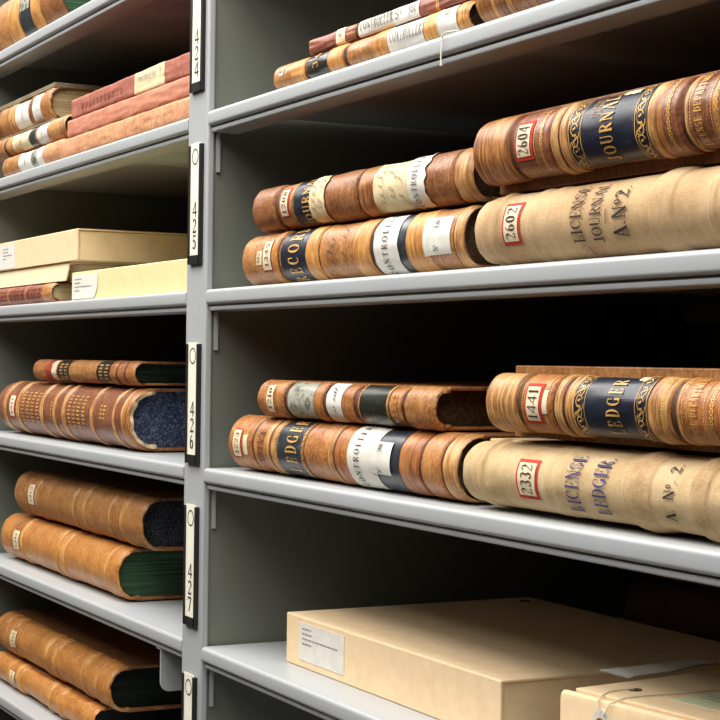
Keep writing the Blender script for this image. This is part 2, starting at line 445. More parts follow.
BOOKS = [{'name': 'ledger',
  'label': 'tan leather ledger with black RECORD label, white CONTROLLER sticker and number 1345',
  'cat': 'book',
  'x0': 0.07049,
  'L': 0.46812,
  'y': 0.01,
  'z0': 0.0009,
  'T': 0.0565,
  'W': 0.32,
  'zones': [(0, 0.08096, 'tan_leather', -0.00101), (0.08096, 0.09219, 'ochre_leather', 0.0), (0.09219, 0.09838, 'groove_leather', -0.00464), (0.09838, 0.16284, 'tan_leather', -0.00203),
            (0.16284, 0.18792, 'streaky_ochre', -0.00029), (0.18792, 0.19353, 'groove_leather', -0.00609), (0.19353, 0.20133, 'ochre_leather', -0.00058),
            (0.20133, 0.2677, 'tan_leather', -0.00145), (0.2677, 0.29817, 'streaky_ochre', -0.00029), (0.29817, 0.30315, 'groove_leather', -0.00392),
            (0.30315, 0.36914, 'tan_leather', -0.00174), (0.36914, 0.40874, 'streaky_ochre', -0.00029), (0.40874, 0.44991, 'tan_leather', -0.00145),
            (0.44991, 0.45325, 'groove_leather', -0.00392), (0.45325, 0.46812, 'streaky_tan', -0.00058)],
  'labels': [{'k': 'number',
              'name': 'number_label',
              't': '1345',
              'x0': 0.05811,
              'x1': 0.08096,
              't0': -0.01554,
              't1': 0.02119,
              'border': 'red_lab_leather',
              'wide': 0.8,
              'size': 0.0085,
              'bw': 0.0016},
             {'k': 'paper',
              'name': 'paper_label',
              'x0': 0.04258,
              'x1': 0.05554,
              't0': -0.00706,
              't1': 0.00847,
              'paper': 'pale_label',
              'lines': [{'x': 0.04843, 't': '103', 'fit': (-0.00424, 0.00565), 'm': 'faded_ink', 'size': 0.00648}]},
             {'k': 'title',
              'name': 'title_label',
              'x0': 0.09591,
              'x1': 0.16053,
              't0': -0.03673,
              't1': 0.03814,
              'ow': 0.006,
              'paper': 'navy_label',
              'one': 1,
              'goldm': 'dull_gold',
              'lines': [{'x': 0.13352, 't': 'RECORD', 'fit': (-0.03531, 0.03673), 'm': 'gold', 'sp': 0.45, 'size': 0.02619}]},
             {'k': 'ink',
              'name': 'handwriting',
              'lines': [{'x': 0.22326, 'hand': 1, 'len': 0.026, 'size': 0.016, 'w': 0.0005, 'm': 'ink', 'seed': 5, 'tc': -0.00283},
                        {'x': 0.2468, 'hand': 1, 'len': 0.034, 'size': 0.016, 'w': 0.0005, 'm': 'ink', 'seed': 8, 'tc': 0.0}]},
             {'k': 'title', 'name': 'title_label', 'x0': 0.30414, 'x1': 0.36914, 't0': -0.03673, 't1': 0.03673, 'ow': 0, 'paper': 'worn_navy_label', 'lines': []},
             {'k': 'paper',
              'name': 'paper_label',
              'x0': 0.3081,
              'x1': 0.35427,
              't0': -0.03673,
              't1': 0.03673,
              'off': 0.0011,
              'lines': [{'x': 0.33004, 't': 'CONTROLLER', 'fit': (-0.0339, 0.03531), 'sp': 0.4, 'm': 'ink', 'wt': 0.75, 'size': 0.0106}]},
             {'k': 'paper',
              'name': 'paper_label',
              'x0': 0.40168,
              'x1': 0.44656,
              't0': -0.01554,
              't1': 0.02119,
              'lines': [{'x': 0.42183, 't': 'No      150', 'fit': (-0.0113, 0.01695), 'm': 'ink', 'wt': 0.8, 'size': 0.00866}]}],
  'rim_mat': 'dark_leather',
  'cover': 'brown_leather',
  'pages': 'brown_pages',
  'rag': 0.002,
  'b': 0.022},
 {'name': 'ledger',
  'label': 'tan leather journal numbered 1208 with two handwritten cream labels and torn CONTROLLER sticker',
  'cat': 'book',
  'x0': 0.08917,
  'L': 0.45608,
  'y': 0.014,
  'z0': 0.0585,
  'T': 0.0485,
  'W': 0.32,
  'zones': [(0, 0.05686, 'brown_leather', 0.0), (0.05686, 0.06686, 'red_lab_leather', -0.0058), (0.06686, 0.0987, 'rust_leather', -0.00174), (0.0987, 0.14806, 'tan_leather', -0.00145),
            (0.14806, 0.17739, 'tan_leather', -0.00116), (0.17739, 0.24387, 'brown_leather', 0.0), (0.24387, 0.25005, 'groove_leather', -0.0058), (0.25005, 0.28037, 'streaky_brown', 0.0),
            (0.28037, 0.3455, 'tan_leather', -0.00116), (0.3455, 0.37632, 'tan_leather', -0.00116), (0.37632, 0.42307, 'brown_leather', 0.0), (0.42307, 0.42811, 'groove_leather', -0.0058),
            (0.42811, 0.45608, 'streaky_tan', 0.0)],
  'labels': [{'k': 'number', 'name': 'number_label', 't': '1208', 'x0': 0.07183, 'x1': 0.09266, 't0': -0.01576, 't1': 0.02061, 'wide': 0.8, 'size': 0.009, 'bw': 0.0022},
             {'k': 'title',
              'name': 'title_label',
              'x0': 0.0987,
              'x1': 0.15491,
              't0': -0.03153,
              't1': 0.03274,
              'ow': 0.007,
              'one': 1,
              'goldm': 'dull_gold',
              'lines': [{'x': 0.13537, 't': 'JOURNAL', 'fit': (-0.0291, 0.03153), 'm': 'gold', 'sp': 0.25, 'size': 0.01625}]},
             {'k': 'paper',
              'name': 'paper_label',
              'x0': 0.14346,
              'x1': 0.17961,
              't0': -0.03031,
              't1': 0.03274,
              'off': 0.0014,
              'paper': 'cream_paper',
              'torn': 0.003,
              'seed': 3,
              'lines': [{'x': 0.15491, 'hand': 1, 'len': 0.034, 'size': 0.016, 'w': 0.0005, 'seed': 11, 'm': 'faded_ink'},
                        {'x': 0.16846, 'hand': 1, 'len': 0.03, 'size': 0.016, 'w': 0.0005, 'seed': 12, 'm': 'faded_ink'}]},
             {'k': 'paper',
              'name': 'paper_label',
              'x0': 0.28037,
              'x1': 0.34918,
              't0': -0.03153,
              't1': 0.03153,
              'paper': 'cream_paper',
              'lines': [{'x': 0.29613, 'hand': 1, 'len': 0.04, 'size': 0.016, 'w': 0.0005, 'seed': 21, 'm': 'faded_ink'},
                        {'x': 0.31736, 'hand': 1, 'len': 0.03, 'size': 0.016, 'w': 0.0005, 'seed': 22, 'm': 'faded_ink'},
                        {'x': 0.33248, 'hand': 1, 'len': 0.02, 'size': 0.016, 'w': 0.0005, 'seed': 23, 'm': 'ink', 'tc': -0.00728}]},
             {'k': 'paper',
              'name': 'paper_label',
              'x0': 0.3455,
              'x1': 0.37987,
              't0': -0.03153,
              't1': 0.03638,
              'off': 0.0014,
              'torn': 0.004,
              'seed': 6,
              'lines': [{'x': 0.35968, 't': 'CONTROLLER', 'fit': (-0.02668, 0.02789), 'sp': 0.4, 'm': 'ink', 'wt': 0.75, 'size': 0.00999}]}],
  'cover': 'brown_leather',
  'pages': 'brown_pages',
  'b': 0.019},
 {'name': 'ledger',
  'label': 'buff canvas LICENSE JOURNAL volume numbered 2602, lying beneath a leather journal',
  'cat': 'book',
  'x0': 0.56464,
  'L': 0.34036,
  'y': 0.004,
  'z0': 0.0009,
  'T': 0.0605,
  'W': 0.32,
  'zones': [(0, 0.0266, 'canvas', -0.00101), (0.0266, 0.03729, 'canvas', -0.00058), (0.03729, 0.23935, 'canvas', -0.0016), (0.23935, 0.26528, 'canvas', 0.0),
            (0.26528, 0.30288, 'canvas', -0.0016), (0.30288, 0.31118, 'canvas', -0.00015), (0.31118, 0.34036, 'canvas', -0.00145)],
  'labels': [{'k': 'number', 'name': 'number_label', 't': '2602', 'x0': 0.04485, 'x1': 0.07143, 't0': -0.01664, 't1': 0.02178, 'size': 0.014, 'wide': 0.75, 'bw': 0.003},
             {'k': 'ink',
              'name': 'lettering',
              'lines': [{'x': 0.14927, 't': 'LICENSE', 'fit': (-0.01966, 0.02874), 'm': 'ink', 'wt': 0.8, 'size': 0.01438},
                        {'x': 0.17431, 't': 'JOURNAL', 'fit': (-0.02057, 0.02874), 'm': 'ink', 'wt': 0.8, 'size': 0.01262},
                        {'x': 0.20337, 't': 'A.No2.', 'fit': (-0.01876, 0.02178), 'm': 'ink', 'size': 0.01574},
                        {'x': 0.18682, 't': '-', 'fit': (-0.00605, 0.00454), 'm': 'ink', 'size': 0.01488},
                        {'x': 0.15642, 't': '-', 'fit': (-0.03479, -0.0242), 'm': 'ink', 'size': 0.01553}]}],
  'rim_mat': 'canvas',
  'cover': 'canvas',
  'pages': 'cream_pages',
  'b': 0.026,
  'cap': 0.016,
  'capdrop': 0.01,
  'swell': [(0.03273, 0.0012, 0.004), (0.08581, 0.0014, 0.006), (0.10688, 0.001, 0.008), (0.25075, 0.0012, 0.012)]},
 {'name': 'ledger',
  'label': 'brown leather LICENSE DEPARTMENT JOURNAL numbered 2604 with navy and gilt label',
  'cat': 'book',
  'x0': 0.56393,
  'L': 0.34107,
  'y': 0.002,
  'z0': 0.0678,
  'T': 0.0554,
  'W': 0.32,
  'zones': [(0, 0.05611, 'streaky_brown', 0.0), (0.05611, 0.06275, 'groove_leather', -0.00652), (0.06275, 0.11322, 'red_leather', -0.00145), (0.11322, 0.11734, 'groove_leather', -0.0058),
            (0.11734, 0.12685, 'streaky_tan', 0.0), (0.12685, 0.12954, 'groove_leather', -0.0029), (0.12954, 0.13889, 'streaky_tan', -0.00029), (0.13889, 0.22625, 'red_leather', -0.00203),
            (0.22625, 0.23903, 'streaky_brown', -0.00116), (0.23903, 0.24818, 'streaky_tan', 0.0), (0.24818, 0.25496, 'streaky_brown', -0.00116), (0.25496, 0.2738, 'red_leather', 0.0),
            (0.2738, 0.27924, 'groove_leather', -0.00652), (0.27924, 0.28356, 'streaky_tan', -0.00058), (0.28356, 0.30994, 'red_leather', -0.00145),
            (0.30994, 0.34107, 'streaky_brown', -0.00043)],
  'labels': [{'k': 'number', 'name': 'number_label', 't': '2604', 'x0': 0.06642, 'x1': 0.09089, 't0': -0.01524, 't1': 0.01994, 'size': 0.0145, 'wide': 0.75, 'bw': 0.003},
             {'k': 'title',
              'name': 'title_label',
              'x0': 0.14022,
              'x1': 0.23903,
              't0': -0.03739,
              't1': 0.03878,
              'ow': 0.016,
              'lines': [{'x': 0.18889, 't': 'JOURNAL', 'fit': (-0.02908, 0.0277), 'm': 'gold', 'sp': 0.28, 'size': 0.01486},
                        {'x': 0.17007, 't': 'LICENSE', 'fit': (0.00969, 0.0277), 'm': 'dull_gold', 'wt': 0.7, 'size': 0.00509},
                        {'x': 0.17766, 't': 'LICENSE', 'fit': (0.01108, 0.02908), 'm': 'dull_gold', 'wt': 0.7, 'size': 0.00503}]},
             {'k': 'paper', 'name': 'paper_label', 'x0': 0.19628, 'x1': 0.21799, 't0': 0.0277, 't1': 0.03933, 'off': 0.0012, 'paper': 'cream_paper', 'torn': 0.005, 'seed': 4},
             {'k': 'tool',
              'name': 'gilt_tooling',
              'dots': [(0.09372, -0.03324, 0.03324, 26), (0.11528, -0.03324, 0.03324, 26), (0.28571, -0.03324, 0.03324, 26), (0.30787, -0.03324, 0.03324, 26)],
              'flecks': [(0.10354, -0.03047, 0.03324, 13), (0.26389, -0.03047, 0.03324, 14), (0.31509, -0.03047, 0.03324, 13)]},
             {'k': 'ink', 'name': 'lettering', 'lines': [{'x': 0.29477, 't': 'LICENSE DEPARTMENT', 'fit': (-0.03047, 0.03739), 'm': 'gold', 'sp': 0.2, 'size': 0.00741}]}],
  'cover': 'brown_leather',
  'pages': 'brown_pages',
  'b': 0.022,
  'rag': 0.002,
  'cap': 0.007,
  'capdrop': 0.0045,
  'binset': (-0.0056, -0.003),
  'joint': 0.008},
 {'name': 'ledger',
  'label': 'tan leather LEDGER numbered 1223 with worn navy label and white CONTROLLER sticker',
  'cat': 'book',
  'x0': 0.03637,
  'L': 0.49232,
  'y': 0.012,
  'z0': -0.1991,
  'T': 0.0605,
  'W': 0.32,
  'zones': [(0, 0.06536, 'rust_leather', -0.00029), (0.06536, 0.07063, 'groove_leather', -0.00261), (0.07063, 0.07848, 'tan_leather', -0.00029), (0.07848, 0.09912, 'rust_leather', -0.00174),
            (0.09912, 0.10928, 'streaky_tan', -0.00029), (0.10928, 0.11433, 'groove_leather', -0.00246), (0.11433, 0.12434, 'streaky_tan', -0.00029),
            (0.12434, 0.19638, 'rust_leather', -0.00145), (0.19638, 0.25038, 'rust_leather', -0.00087), (0.25038, 0.25909, 'streaky_tan', 0.0),
            (0.25909, 0.26341, 'groove_leather', -0.00232), (0.26341, 0.27626, 'streaky_rust', -0.00029), (0.27626, 0.33994, 'rust_leather', -0.00116),
            (0.33994, 0.39193, 'rust_leather', -0.00145), (0.39193, 0.42674, 'streaky_rust', -0.00072), (0.42674, 0.433, 'groove_leather', -0.00392),
            (0.433, 0.46534, 'rust_leather', -0.00029), (0.46534, 0.47046, 'groove_leather', -0.00464), (0.47046, 0.49232, 'streaky_tan', -0.00029)],
  'labels': [{'k': 'number', 'name': 'number_label', 't': '1223', 'x0': 0.01673, 'x1': 0.03862, 't0': -0.01664, 't1': 0.01664, 'size': 0.009, 'wide': 0.85, 'bw': 0.0014},
             {'k': 'paper', 'name': 'paper_label', 'x0': 0.04403, 'x1': 0.05475, 't0': -0.0121, 't1': 0.01059, 'paper': 'pale_label', 'lines': []},
             {'k': 'title',
              'name': 'title_label',
              'x0': 0.12434,
              'x1': 0.19406,
              't0': -0.04084,
              't1': 0.04084,
              'ow': 0.006,
              'paper': 'worn_navy_label',
              'goldm': 'dull_gold',
              'lines': [{'x': 0.16461, 't': 'LEDGER', 'fit': (-0.02571, 0.03691), 'm': 'gold', 'sp': 0.42, 'size': 0.02631}]},
             {'k': 'tool', 'name': 'gilt_tooling', 'flecks': [(0.22376, -0.03025, 0.03025, 5), (0.41225, -0.03025, 0.03025, 9)], 'fr': 0.003, 'm': 'dull_gold'},
             {'k': 'ink', 'name': 'lettering', 'lines': [{'x': 0.08756, 't': 'LICENSE', 'fit': (-0.01815, 0.01815), 'm': 'groove_leather', 'size': 0.01292}]},
             {'k': 'title', 'name': 'title_label', 'x0': 0.33596, 'x1': 0.39193, 't0': -0.04084, 't1': 0.04084, 'ow': 0, 'paper': 'worn_navy_label', 'lines': []},
             {'k': 'paper',
              'name': 'paper_label',
              'x0': 0.29104,
              'x1': 0.34784,
              't0': -0.03932,
              't1': 0.04084,
              'off': 0.0011,
              'lines': [{'x': 0.31122, 't': 'CONTROLLER', 'fit': (-0.03176, 0.03479), 'm': 'ink', 'sp': 0.4, 'wt': 0.75, 'size': 0.01126}]},
             {'k': 'paper',
              'name': 'paper_label',
              'x0': 0.33795,
              'x1': 0.37684,
              't0': -0.01361,
              't1': 0.01815,
              'off': 0.0018,
              'lines': [{'x': 0.35566, 't': 'No      208', 'fit': (-0.0121, 0.01512), 'm': 'ink', 'wt': 0.8, 'size': 0.00779}]}],
  'rim_mat': 'dark_leather',
  'cover': 'brown_leather',
  'pages': 'brown_pages',
  'b': 0.027,
  'rag': 0.003},
 {'name': 'ledger',
  'label': 'slim leather ledger with mottled grey label lying on the larger CONTROLLER ledger',
  'cat': 'book',
  'x0': 0.10427,
  'L': 0.37533,
  'y': 0.016,
  'z0': -0.1392,
  'T': 0.0405,
  'W': 0.32,
  'zones': [(0, 0.066, 'rust_leather', 0.0), (0.066, 0.07578, 'groove_leather', -0.00464), (0.07578, 0.13937, 'rust_leather', -0.00145), (0.13937, 0.15743, 'rust_leather', 0.0),
            (0.15743, 0.16634, 'groove_leather', -0.00435), (0.16634, 0.22226, 'rust_leather', -0.00087), (0.22226, 0.2347, 'groove_leather', -0.00362),
            (0.2347, 0.31727, 'rust_leather', -0.00116), (0.31727, 0.3266, 'groove_leather', -0.00435), (0.3266, 0.37533, 'tan_leather', 0.0)],
  'labels': [{'k': 'number',
              'name': 'number_label',
              't': '1210',
              'x0': 0.02845,
              'x1': 0.04615,
              't0': -0.01519,
              't1': 0.0162,
              'border': 'gold',
              'size': 0.0085,
              'bw': 0.0008,
              'paper': 'pale_label',
              'wide': 0.9},
             {'k': 'paper', 'name': 'paper_label', 'x0': 0.07578, 'x1': 0.13937, 't0': -0.02633, 't1': 0.02734, 'paper': 'mottled_label'},
             {'k': 'paper',
              'name': 'paper_label',
              'x0': 0.16855,
              'x1': 0.20115,
              't0': -0.02633,
              't1': 0.02734,
              'lines': [{'x': 0.18608, 'hand': 1, 'len': 0.022, 'size': 0.008, 'seed': 31, 'm': 'ink'}]},
             {'k': 'title', 'name': 'title_label', 'x0': 0.2347, 'x1': 0.29637, 't0': -0.02633, 't1': 0.02734, 'ow': 0.004, 'paper': 'black_label', 'goldm': 'dull_gold', 'lines': []},
             {'k': 'tool', 'name': 'gilt_tooling', 'bars': [(0.30021, 0.31162, -0.01215, 0.01418, 2, 4)]}],
  'rim_mat': 'tan_leather',
  'cover': 'rust_leather',
  'pages': 'brown_pages',
  'b': 0.018,
  'rim': 0.006,
  'rag': 0.004,
  'end': 0.012},
 {'name': 'ledger',
  'label': 'cream canvas LICENSE LEDGER volume numbered 2332 with blue lettering',
  'cat': 'book',
  'x0': 0.54697,
  'L': 0.35803,
  'y': 0.006,
  'z0': -0.1979,
  'T': 0.0575,
  'W': 0.32,
  'zones': [(0, 0.02723, 'cream_canvas', -0.00116), (0.02723, 0.03507, 'cream_canvas', -0.00043), (0.03507, 0.22683, 'cream_canvas', -0.00174), (0.22683, 0.25857, 'worn_canvas', -0.00029),
            (0.25857, 0.30302, 'cream_canvas', -0.00174), (0.30302, 0.32208, 'worn_canvas', 0.0), (0.32208, 0.35803, 'cream_canvas', -0.00159)],
  'labels': [{'k': 'number', 'name': 'number_label', 't': '2332', 'x0': 0.0849, 'x1': 0.115, 't0': -0.01725, 't1': 0.01783, 'size': 0.0155, 'wide': 0.75, 'bw': 0.003},
             {'k': 'ink',
              'name': 'lettering',
              'lines': [{'x': 0.16328, 't': 'LICENSE', 'fit': (-0.02243, 0.02588), 'm': 'blue_ink', 'wt': 0.8, 'size': 0.01711},
                        {'x': 0.19797, 't': 'LEDGER.', 'fit': (-0.02243, 0.02588), 'm': 'blue_ink', 'wt': 0.8, 'size': 0.0163},
                        {'x': 0.28005, 't': 'A. No. 2.', 'fit': (-0.01869, 0.02588), 'm': 'ink', 'size': 0.01113}]}],
  'rim_mat': 'cream_canvas',
  'cover': 'cream_canvas',
  'pages': 'cream_pages',
  'b': 0.028,
  'cap': 0.022,
  'capdrop': 0.013,
  'swell': [(0.03194, 0.0012, 0.003), (0.12616, 0.0012, 0.005), (0.14123, 0.0012, 0.005), (0.2423, 0.0014, 0.009), (0.31262, 0.0014, 0.008)]},
 {'name': 'ledger',
  'label': 'leather LICENSE DEPARTMENT LEDGER numbered 1441 lying on the cream canvas volume',
  'cat': 'book',
  'x0': 0.58538,
  'L': 0.31962,
  'y': 0.004,
  'z0': -0.134,
  'T': 0.0488,
  'W': 0.32,
  'zones': [(0, 0.04819, 'streaky_tan', 0.0), (0.04819, 0.05545, 'groove_leather', -0.00652), (0.05545, 0.09351, 'rust_leather', -0.00087), (0.09351, 0.09762, 'rust_leather', -0.00043),
            (0.09762, 0.10307, 'groove_leather', -0.0058), (0.10307, 0.1125, 'streaky_tan', 0.0), (0.1125, 0.11651, 'groove_leather', -0.0029), (0.11651, 0.12709, 'streaky_tan', -0.00029),
            (0.12709, 0.20765, 'red_leather', -0.00174), (0.20765, 0.22155, 'streaky_rust', -0.00087), (0.22155, 0.23066, 'streaky_tan', 0.0), (0.23066, 0.24299, 'streaky_tan', -0.00043),
            (0.24299, 0.25072, 'groove_leather', -0.00652), (0.25072, 0.2551, 'streaky_tan', -0.00029), (0.2551, 0.28286, 'rust_leather', -0.0013),
            (0.28286, 0.31962, 'streaky_rust', -0.00029)],
  'labels': [{'k': 'number', 'name': 'number_label', 't': '1441', 'x0': 0.06121, 'x1': 0.08522, 't0': -0.01757, 't1': 0.0183, 'size': 0.0125, 'wide': 0.85, 'bw': 0.003},
             {'k': 'paper', 'name': 'paper_label', 'x0': 0.08661, 'x1': 0.09351, 't0': -0.00732, 't1': 0.0122, 'paper': 'pale_label', 'lines': []},
             {'k': 'title',
              'name': 'title_label',
              'x0': 0.12709,
              'x1': 0.21926,
              't0': -0.03294,
              't1': 0.03416,
              'ow': 0.015,
              'lines': [{'x': 0.17836, 't': 'LEDGER', 'fit': (-0.02318, 0.02489), 'm': 'gold', 'sp': 0.42, 'size': 0.01588}]},
             {'k': 'paper', 'name': 'paper_label', 'x0': 0.19703, 'x1': 0.20999, 't0': 0.02562, 't1': 0.03416, 'off': 0.0012, 'paper': 'cream_paper', 'torn': 0.004, 'seed': 9},
             {'k': 'tool',
              'name': 'gilt_tooling',
              'dots': [(0.05762, -0.02928, 0.02928, 24), (0.25728, -0.02928, 0.02928, 24), (0.28076, -0.02928, 0.02928, 24)],
              'flecks': [(0.09076, -0.02684, -0.00976, 4), (0.09076, 0.01464, 0.02928, 4), (0.23742, -0.02684, 0.02928, 13), (0.29013, -0.02684, 0.02928, 13)]},
             {'k': 'ink', 'name': 'lettering', 'lines': [{'x': 0.26966, 't': 'LICENSE DEPARTMENT', 'fit': (-0.02928, 0.03294), 'm': 'gold', 'sp': 0.2, 'size': 0.00747}]}],
  'cover': 'tan_leather',
  'pages': 'brown_pages',
  'b': 0.02,
  'rag': 0.002,
  'cap': 0.007,
  'capdrop': 0.0045,
  'bt': 0.005,
  'binset': (-0.004, -0.0055),
  'joint': 0.012},
 {'name': 'ledger',
  'label': 'low tan ledger with small black label and CONTROLLER sticker on the top right shelf',
  'cat': 'book',
  'x0': 0.15258,
  'L': 0.39286,
  'y': 0.008,
  'z0': 0.2009,
  'T': 0.0275,
  'W': 0.32,
  'zones': [(0, 0.0417, 'tan_leather', 0.0), (0.0417, 0.07475, 'streaky_ochre', -0.00043), (0.07475, 0.08169, 'groove_leather', -0.00362), (0.08169, 0.12891, 'tan_leather', -0.00116),
            (0.12891, 0.16125, 'streaky_ochre', 0.0), (0.16125, 0.16968, 'groove_leather', -0.00362), (0.16968, 0.22467, 'tan_leather', -0.00072), (0.22467, 0.2519, 'streaky_ochre', 0.0),
            (0.2519, 0.31826, 'tan_leather', -0.00116), (0.31826, 0.34274, 'streaky_ochre', 0.0), (0.34274, 0.37484, 'tan_leather', -0.00087), (0.37484, 0.39286, 'streaky_ochre', 0.0)],
  'labels': [{'k': 'title',
              'name': 'title_label',
              'x0': 0.07939,
              'x1': 0.12891,
              't0': -0.01788,
              't1': 0.01856,
              'ow': 0,
              'paper': 'black_label',
              'goldm': 'dull_gold',
              'lines': [{'x': 0.10222, 't': '36', 'size': 0.012, 'm': 'gold', 'tc': 0.0055, 'sp': 0.3}]},
             {'k': 'paper', 'name': 'paper_label', 'x0': 0.01984, 'x1': 0.0284, 't0': 0.0, 't1': 0.00825, 'lines': [{'x': 0.024, 't': '8', 'size': 0.006, 'tc': 0.00413}]},
             {'k': 'paper',
              'name': 'paper_label',
              'x0': 0.2519,
              'x1': 0.31649,
              't0': -0.0165,
              't1': 0.01856,
              'lines': [{'x': 0.28572, 't': 'CONTROLLER', 'size': 0.0105, 'dir': 'along', 'tc': 0.00138, 'sp': 0.2, 'span': (0.25763, 0.31471), 'wt': 0.7}]},
             {'k': 'paper', 'name': 'paper_label', 'x0': 0.34274, 'x1': 0.37649, 't0': -0.01513, 't1': 0.01788, 'lines': [{'x': 0.35979, 't': 'No', 'size': 0.007, 'tc': 0.00962}]}],
  'cover': 'tan_leather',
  'pages': 'brown_pages',
  'b': 0.012},
 {'name': 'ledger',
  'label': 'thin red ledger with white CONTROLLER label lying on the low tan ledger',
  'cat': 'book',
  'x0': 0.22345,
  'L': 0.32155,
  'y': 0.014,
  'z0': 0.2278,
  'T': 0.0175,
  'W': 0.32,
  'zones': [(0, 0.00923, 'brown_leather', -0.00043), (0.00923, 0.065, 'oxblood_leather', -0.00072), (0.065, 0.08641, 'oxblood_leather', -0.00072),
            (0.08641, 0.10527, 'brown_leather', -0.00043), (0.10527, 0.11147, 'groove_leather', -0.00188), (0.11147, 0.22906, 'oxblood_leather', -0.00087),
            (0.22906, 0.25918, 'oxblood_leather', -0.00043), (0.25918, 0.26439, 'streaky_tan', 0.0), (0.26439, 0.32155, 'oxblood_leather', -0.00043)],
  'labels': [{'k': 'paper', 'name': 'paper_label', 'x0': 0.065, 'x1': 0.08429, 't0': -0.0105, 't1': 0.01138, 'paper': 'pale_label', 'lines': [{'x': 0.07469, 't': '4', 'size': 0.006}]},
             {'k': 'paper',
              'name': 'paper_label',
              'x0': 0.11147,
              'x1': 0.22906,
              't0': -0.0105,
              't1': 0.01138,
              'lines': [{'x': 0.14979, 't': 'CONTROLLER', 'size': 0.0095, 'dir': 'along', 'tc': 0.00131, 'sp': 0.2, 'span': (0.11763, 0.18084), 'wt': 0.7},
                        {'x': 0.19221, 't': 'So', 'size': 0.009, 'dir': 'along', 'tc': 0.00131, 'span': (0.18654, 0.19784), 'wt': 0.7},
                        {'x': 0.21726, 't': '144', 'size': 0.009, 'dir': 'along', 'tc': 0.00131, 'sp': 0.2, 'span': (0.21083, 0.22363), 'wt': 0.7}]}],
  'cover': 'oxblood_leather',
  'pages': 'cream_pages',
  'b': 0.006,
  'pw': 3},
 {'name': 'ledger',
  'label': 'brown gilt ledger at the right of the thin red ledger on the top right shelf',
  'cat': 'book',
  'x0': 0.55812,
  'L': 0.34688,
  'y': 0.006,
  'z0': 0.2009,
  'T': 0.05,
  'W': 0.32,
  'zones': [(0, 0.02515, 'streaky_brown', 0.0), (0.02515, 0.02978, 'streaky_tan', -0.00145), (0.02978, 0.04803, 'brown_leather', -0.00145), (0.04803, 0.05402, 'streaky_tan', 0.0),
            (0.05402, 0.0804, 'brown_leather', -0.00145), (0.0804, 0.08471, 'streaky_tan', 0.0), (0.08471, 0.34688, 'red_leather', -0.00145)],
  'labels': [],
  'cover': 'brown_leather',
  'pages': 'brown_pages',
  'b': 0.02},
 {'name': 'ledger',
  'label': 'tan ledger with dark and pale labels and green leaves on the topmost left shelf',
  'cat': 'book',
  'x0': -0.95,
  'L': 0.35977,
  'y': 0.01,
  'z0': 0.4009,
  'T': 0.1,
  'W': 0.32,
  'zones': [(0, 0.09316, 'tan_leather', -0.00145), (0.09316, 0.14837, 'streaky_ochre', 0.0), (0.14837, 0.2172, 'tan_leather', -0.00217), (0.2172, 0.263, 'streaky_ochre', 0.0),
            (0.263, 0.35977, 'brown_leather', -0.00145)],
  'labels': [{'k': 'title', 'name': 'title_label', 'x0': 0.15378, 'x1': 0.21202, 't0': -0.06, 't1': 0.065, 'ow': 0, 'paper': 'worn_navy_label', 'lines': []},
             {'k': 'paper', 'name': 'paper_label', 'x0': 0.15917, 'x1': 0.20682, 't0': -0.0025, 't1': 0.06, 'off': 0.0011, 'paper': 'mottled_label', 'lines': []}],
  'cover': 'brown_leather',
  'pages': 'green_pages',
  'b': 0.04},
 {'name': 'ledger',
  'label': 'lowest volume of the tan stack on the upper left shelf, torn white labels',
  'cat': 'book',
  'x0': -0.8729,
  'L': 0.29885,
  'y': 0.008,
  'z0': 0.2009,
  'T': 0.034,
  'W': 0.32,
  'zones': [(0, 0.09415, 'tan_leather', -0.00043), (0.09415, 0.15202, 'tan_leather', -0.00174), (0.15202, 0.21754, 'tan_leather', -0.00145), (0.21754, 0.29885, 'worn_orange_leather', 0.0)],
  'labels': [{'k': 'paper',
              'name': 'paper_label',
              'x0': 0.09415,
              'x1': 0.15717,
              't0': -0.0204,
              't1': 0.0221,
              'lines': [{'x': 0.126, 'hand': 1, 'len': 0.02, 'size': 0.006, 'seed': 41, 'm': 'grey_print'}]},
             {'k': 'paper', 'name': 'paper_label', 'x0': 0.15717, 'x1': 0.18767, 't0': -0.0204, 't1': 0.0221, 'paper': 'mottled_label'},
             {'k': 'paper', 'name': 'paper_label', 'x0': 0.18767, 'x1': 0.21754, 't0': -0.0204, 't1': 0.0221, 'paper': 'white_paper'}],
  'cover': 'tan_leather',
  'pages': 'brown_pages',
  'b': 0.014,
  'rag': 0.002},
 {'name': 'ledger',
  'label': 'middle volume of the tan stack on the upper left shelf, pale labels and grey band',
  'cat': 'book',
  'x0': -0.945,
  'L': 0.38168,
  'y': 0.01,
  'z0': 0.2345,
  'T': 0.0335,
  'W': 0.32,
  'zones': [(0, 0.07478, 'tan_leather', 0.0), (0.07478, 0.09175, 'groove_leather', -0.0029), (0.09175, 0.12515, 'streaky_tan', 0.0), (0.12515, 0.25163, 'tan_leather', -0.00145),
            (0.25163, 0.30608, 'tan_leather', -0.00116), (0.30608, 0.38168, 'streaky_tan', 0.0)],
  'labels': [{'k': 'paper',
              'name': 'paper_label',
              'x0': 0.12515,
              'x1': 0.21068,
              't0': -0.0201,
              't1': 0.02178,
              'paper': 'cream_paper',
              'lines': [{'x': 0.16853, 'hand': 1, 'len': 0.02, 'size': 0.007, 'seed': 42, 'm': 'grey_print'}]},
             {'k': 'paper', 'name': 'paper_label', 'x0': 0.21068, 'x1': 0.2415, 't0': -0.0201, 't1': 0.02178, 'paper': 'worn_navy_label'},
             {'k': 'paper',
              'name': 'paper_label',
              'x0': 0.25163,
              'x1': 0.30608,
              't0': -0.0201,
              't1': 0.02178,
              'paper': 'white_paper',
              'lines': [{'x': 0.27664, 'hand': 1, 'len': 0.02, 'size': 0.005, 'seed': 43, 'm': 'grey_print'}]}],
  'cover': 'brown_leather',
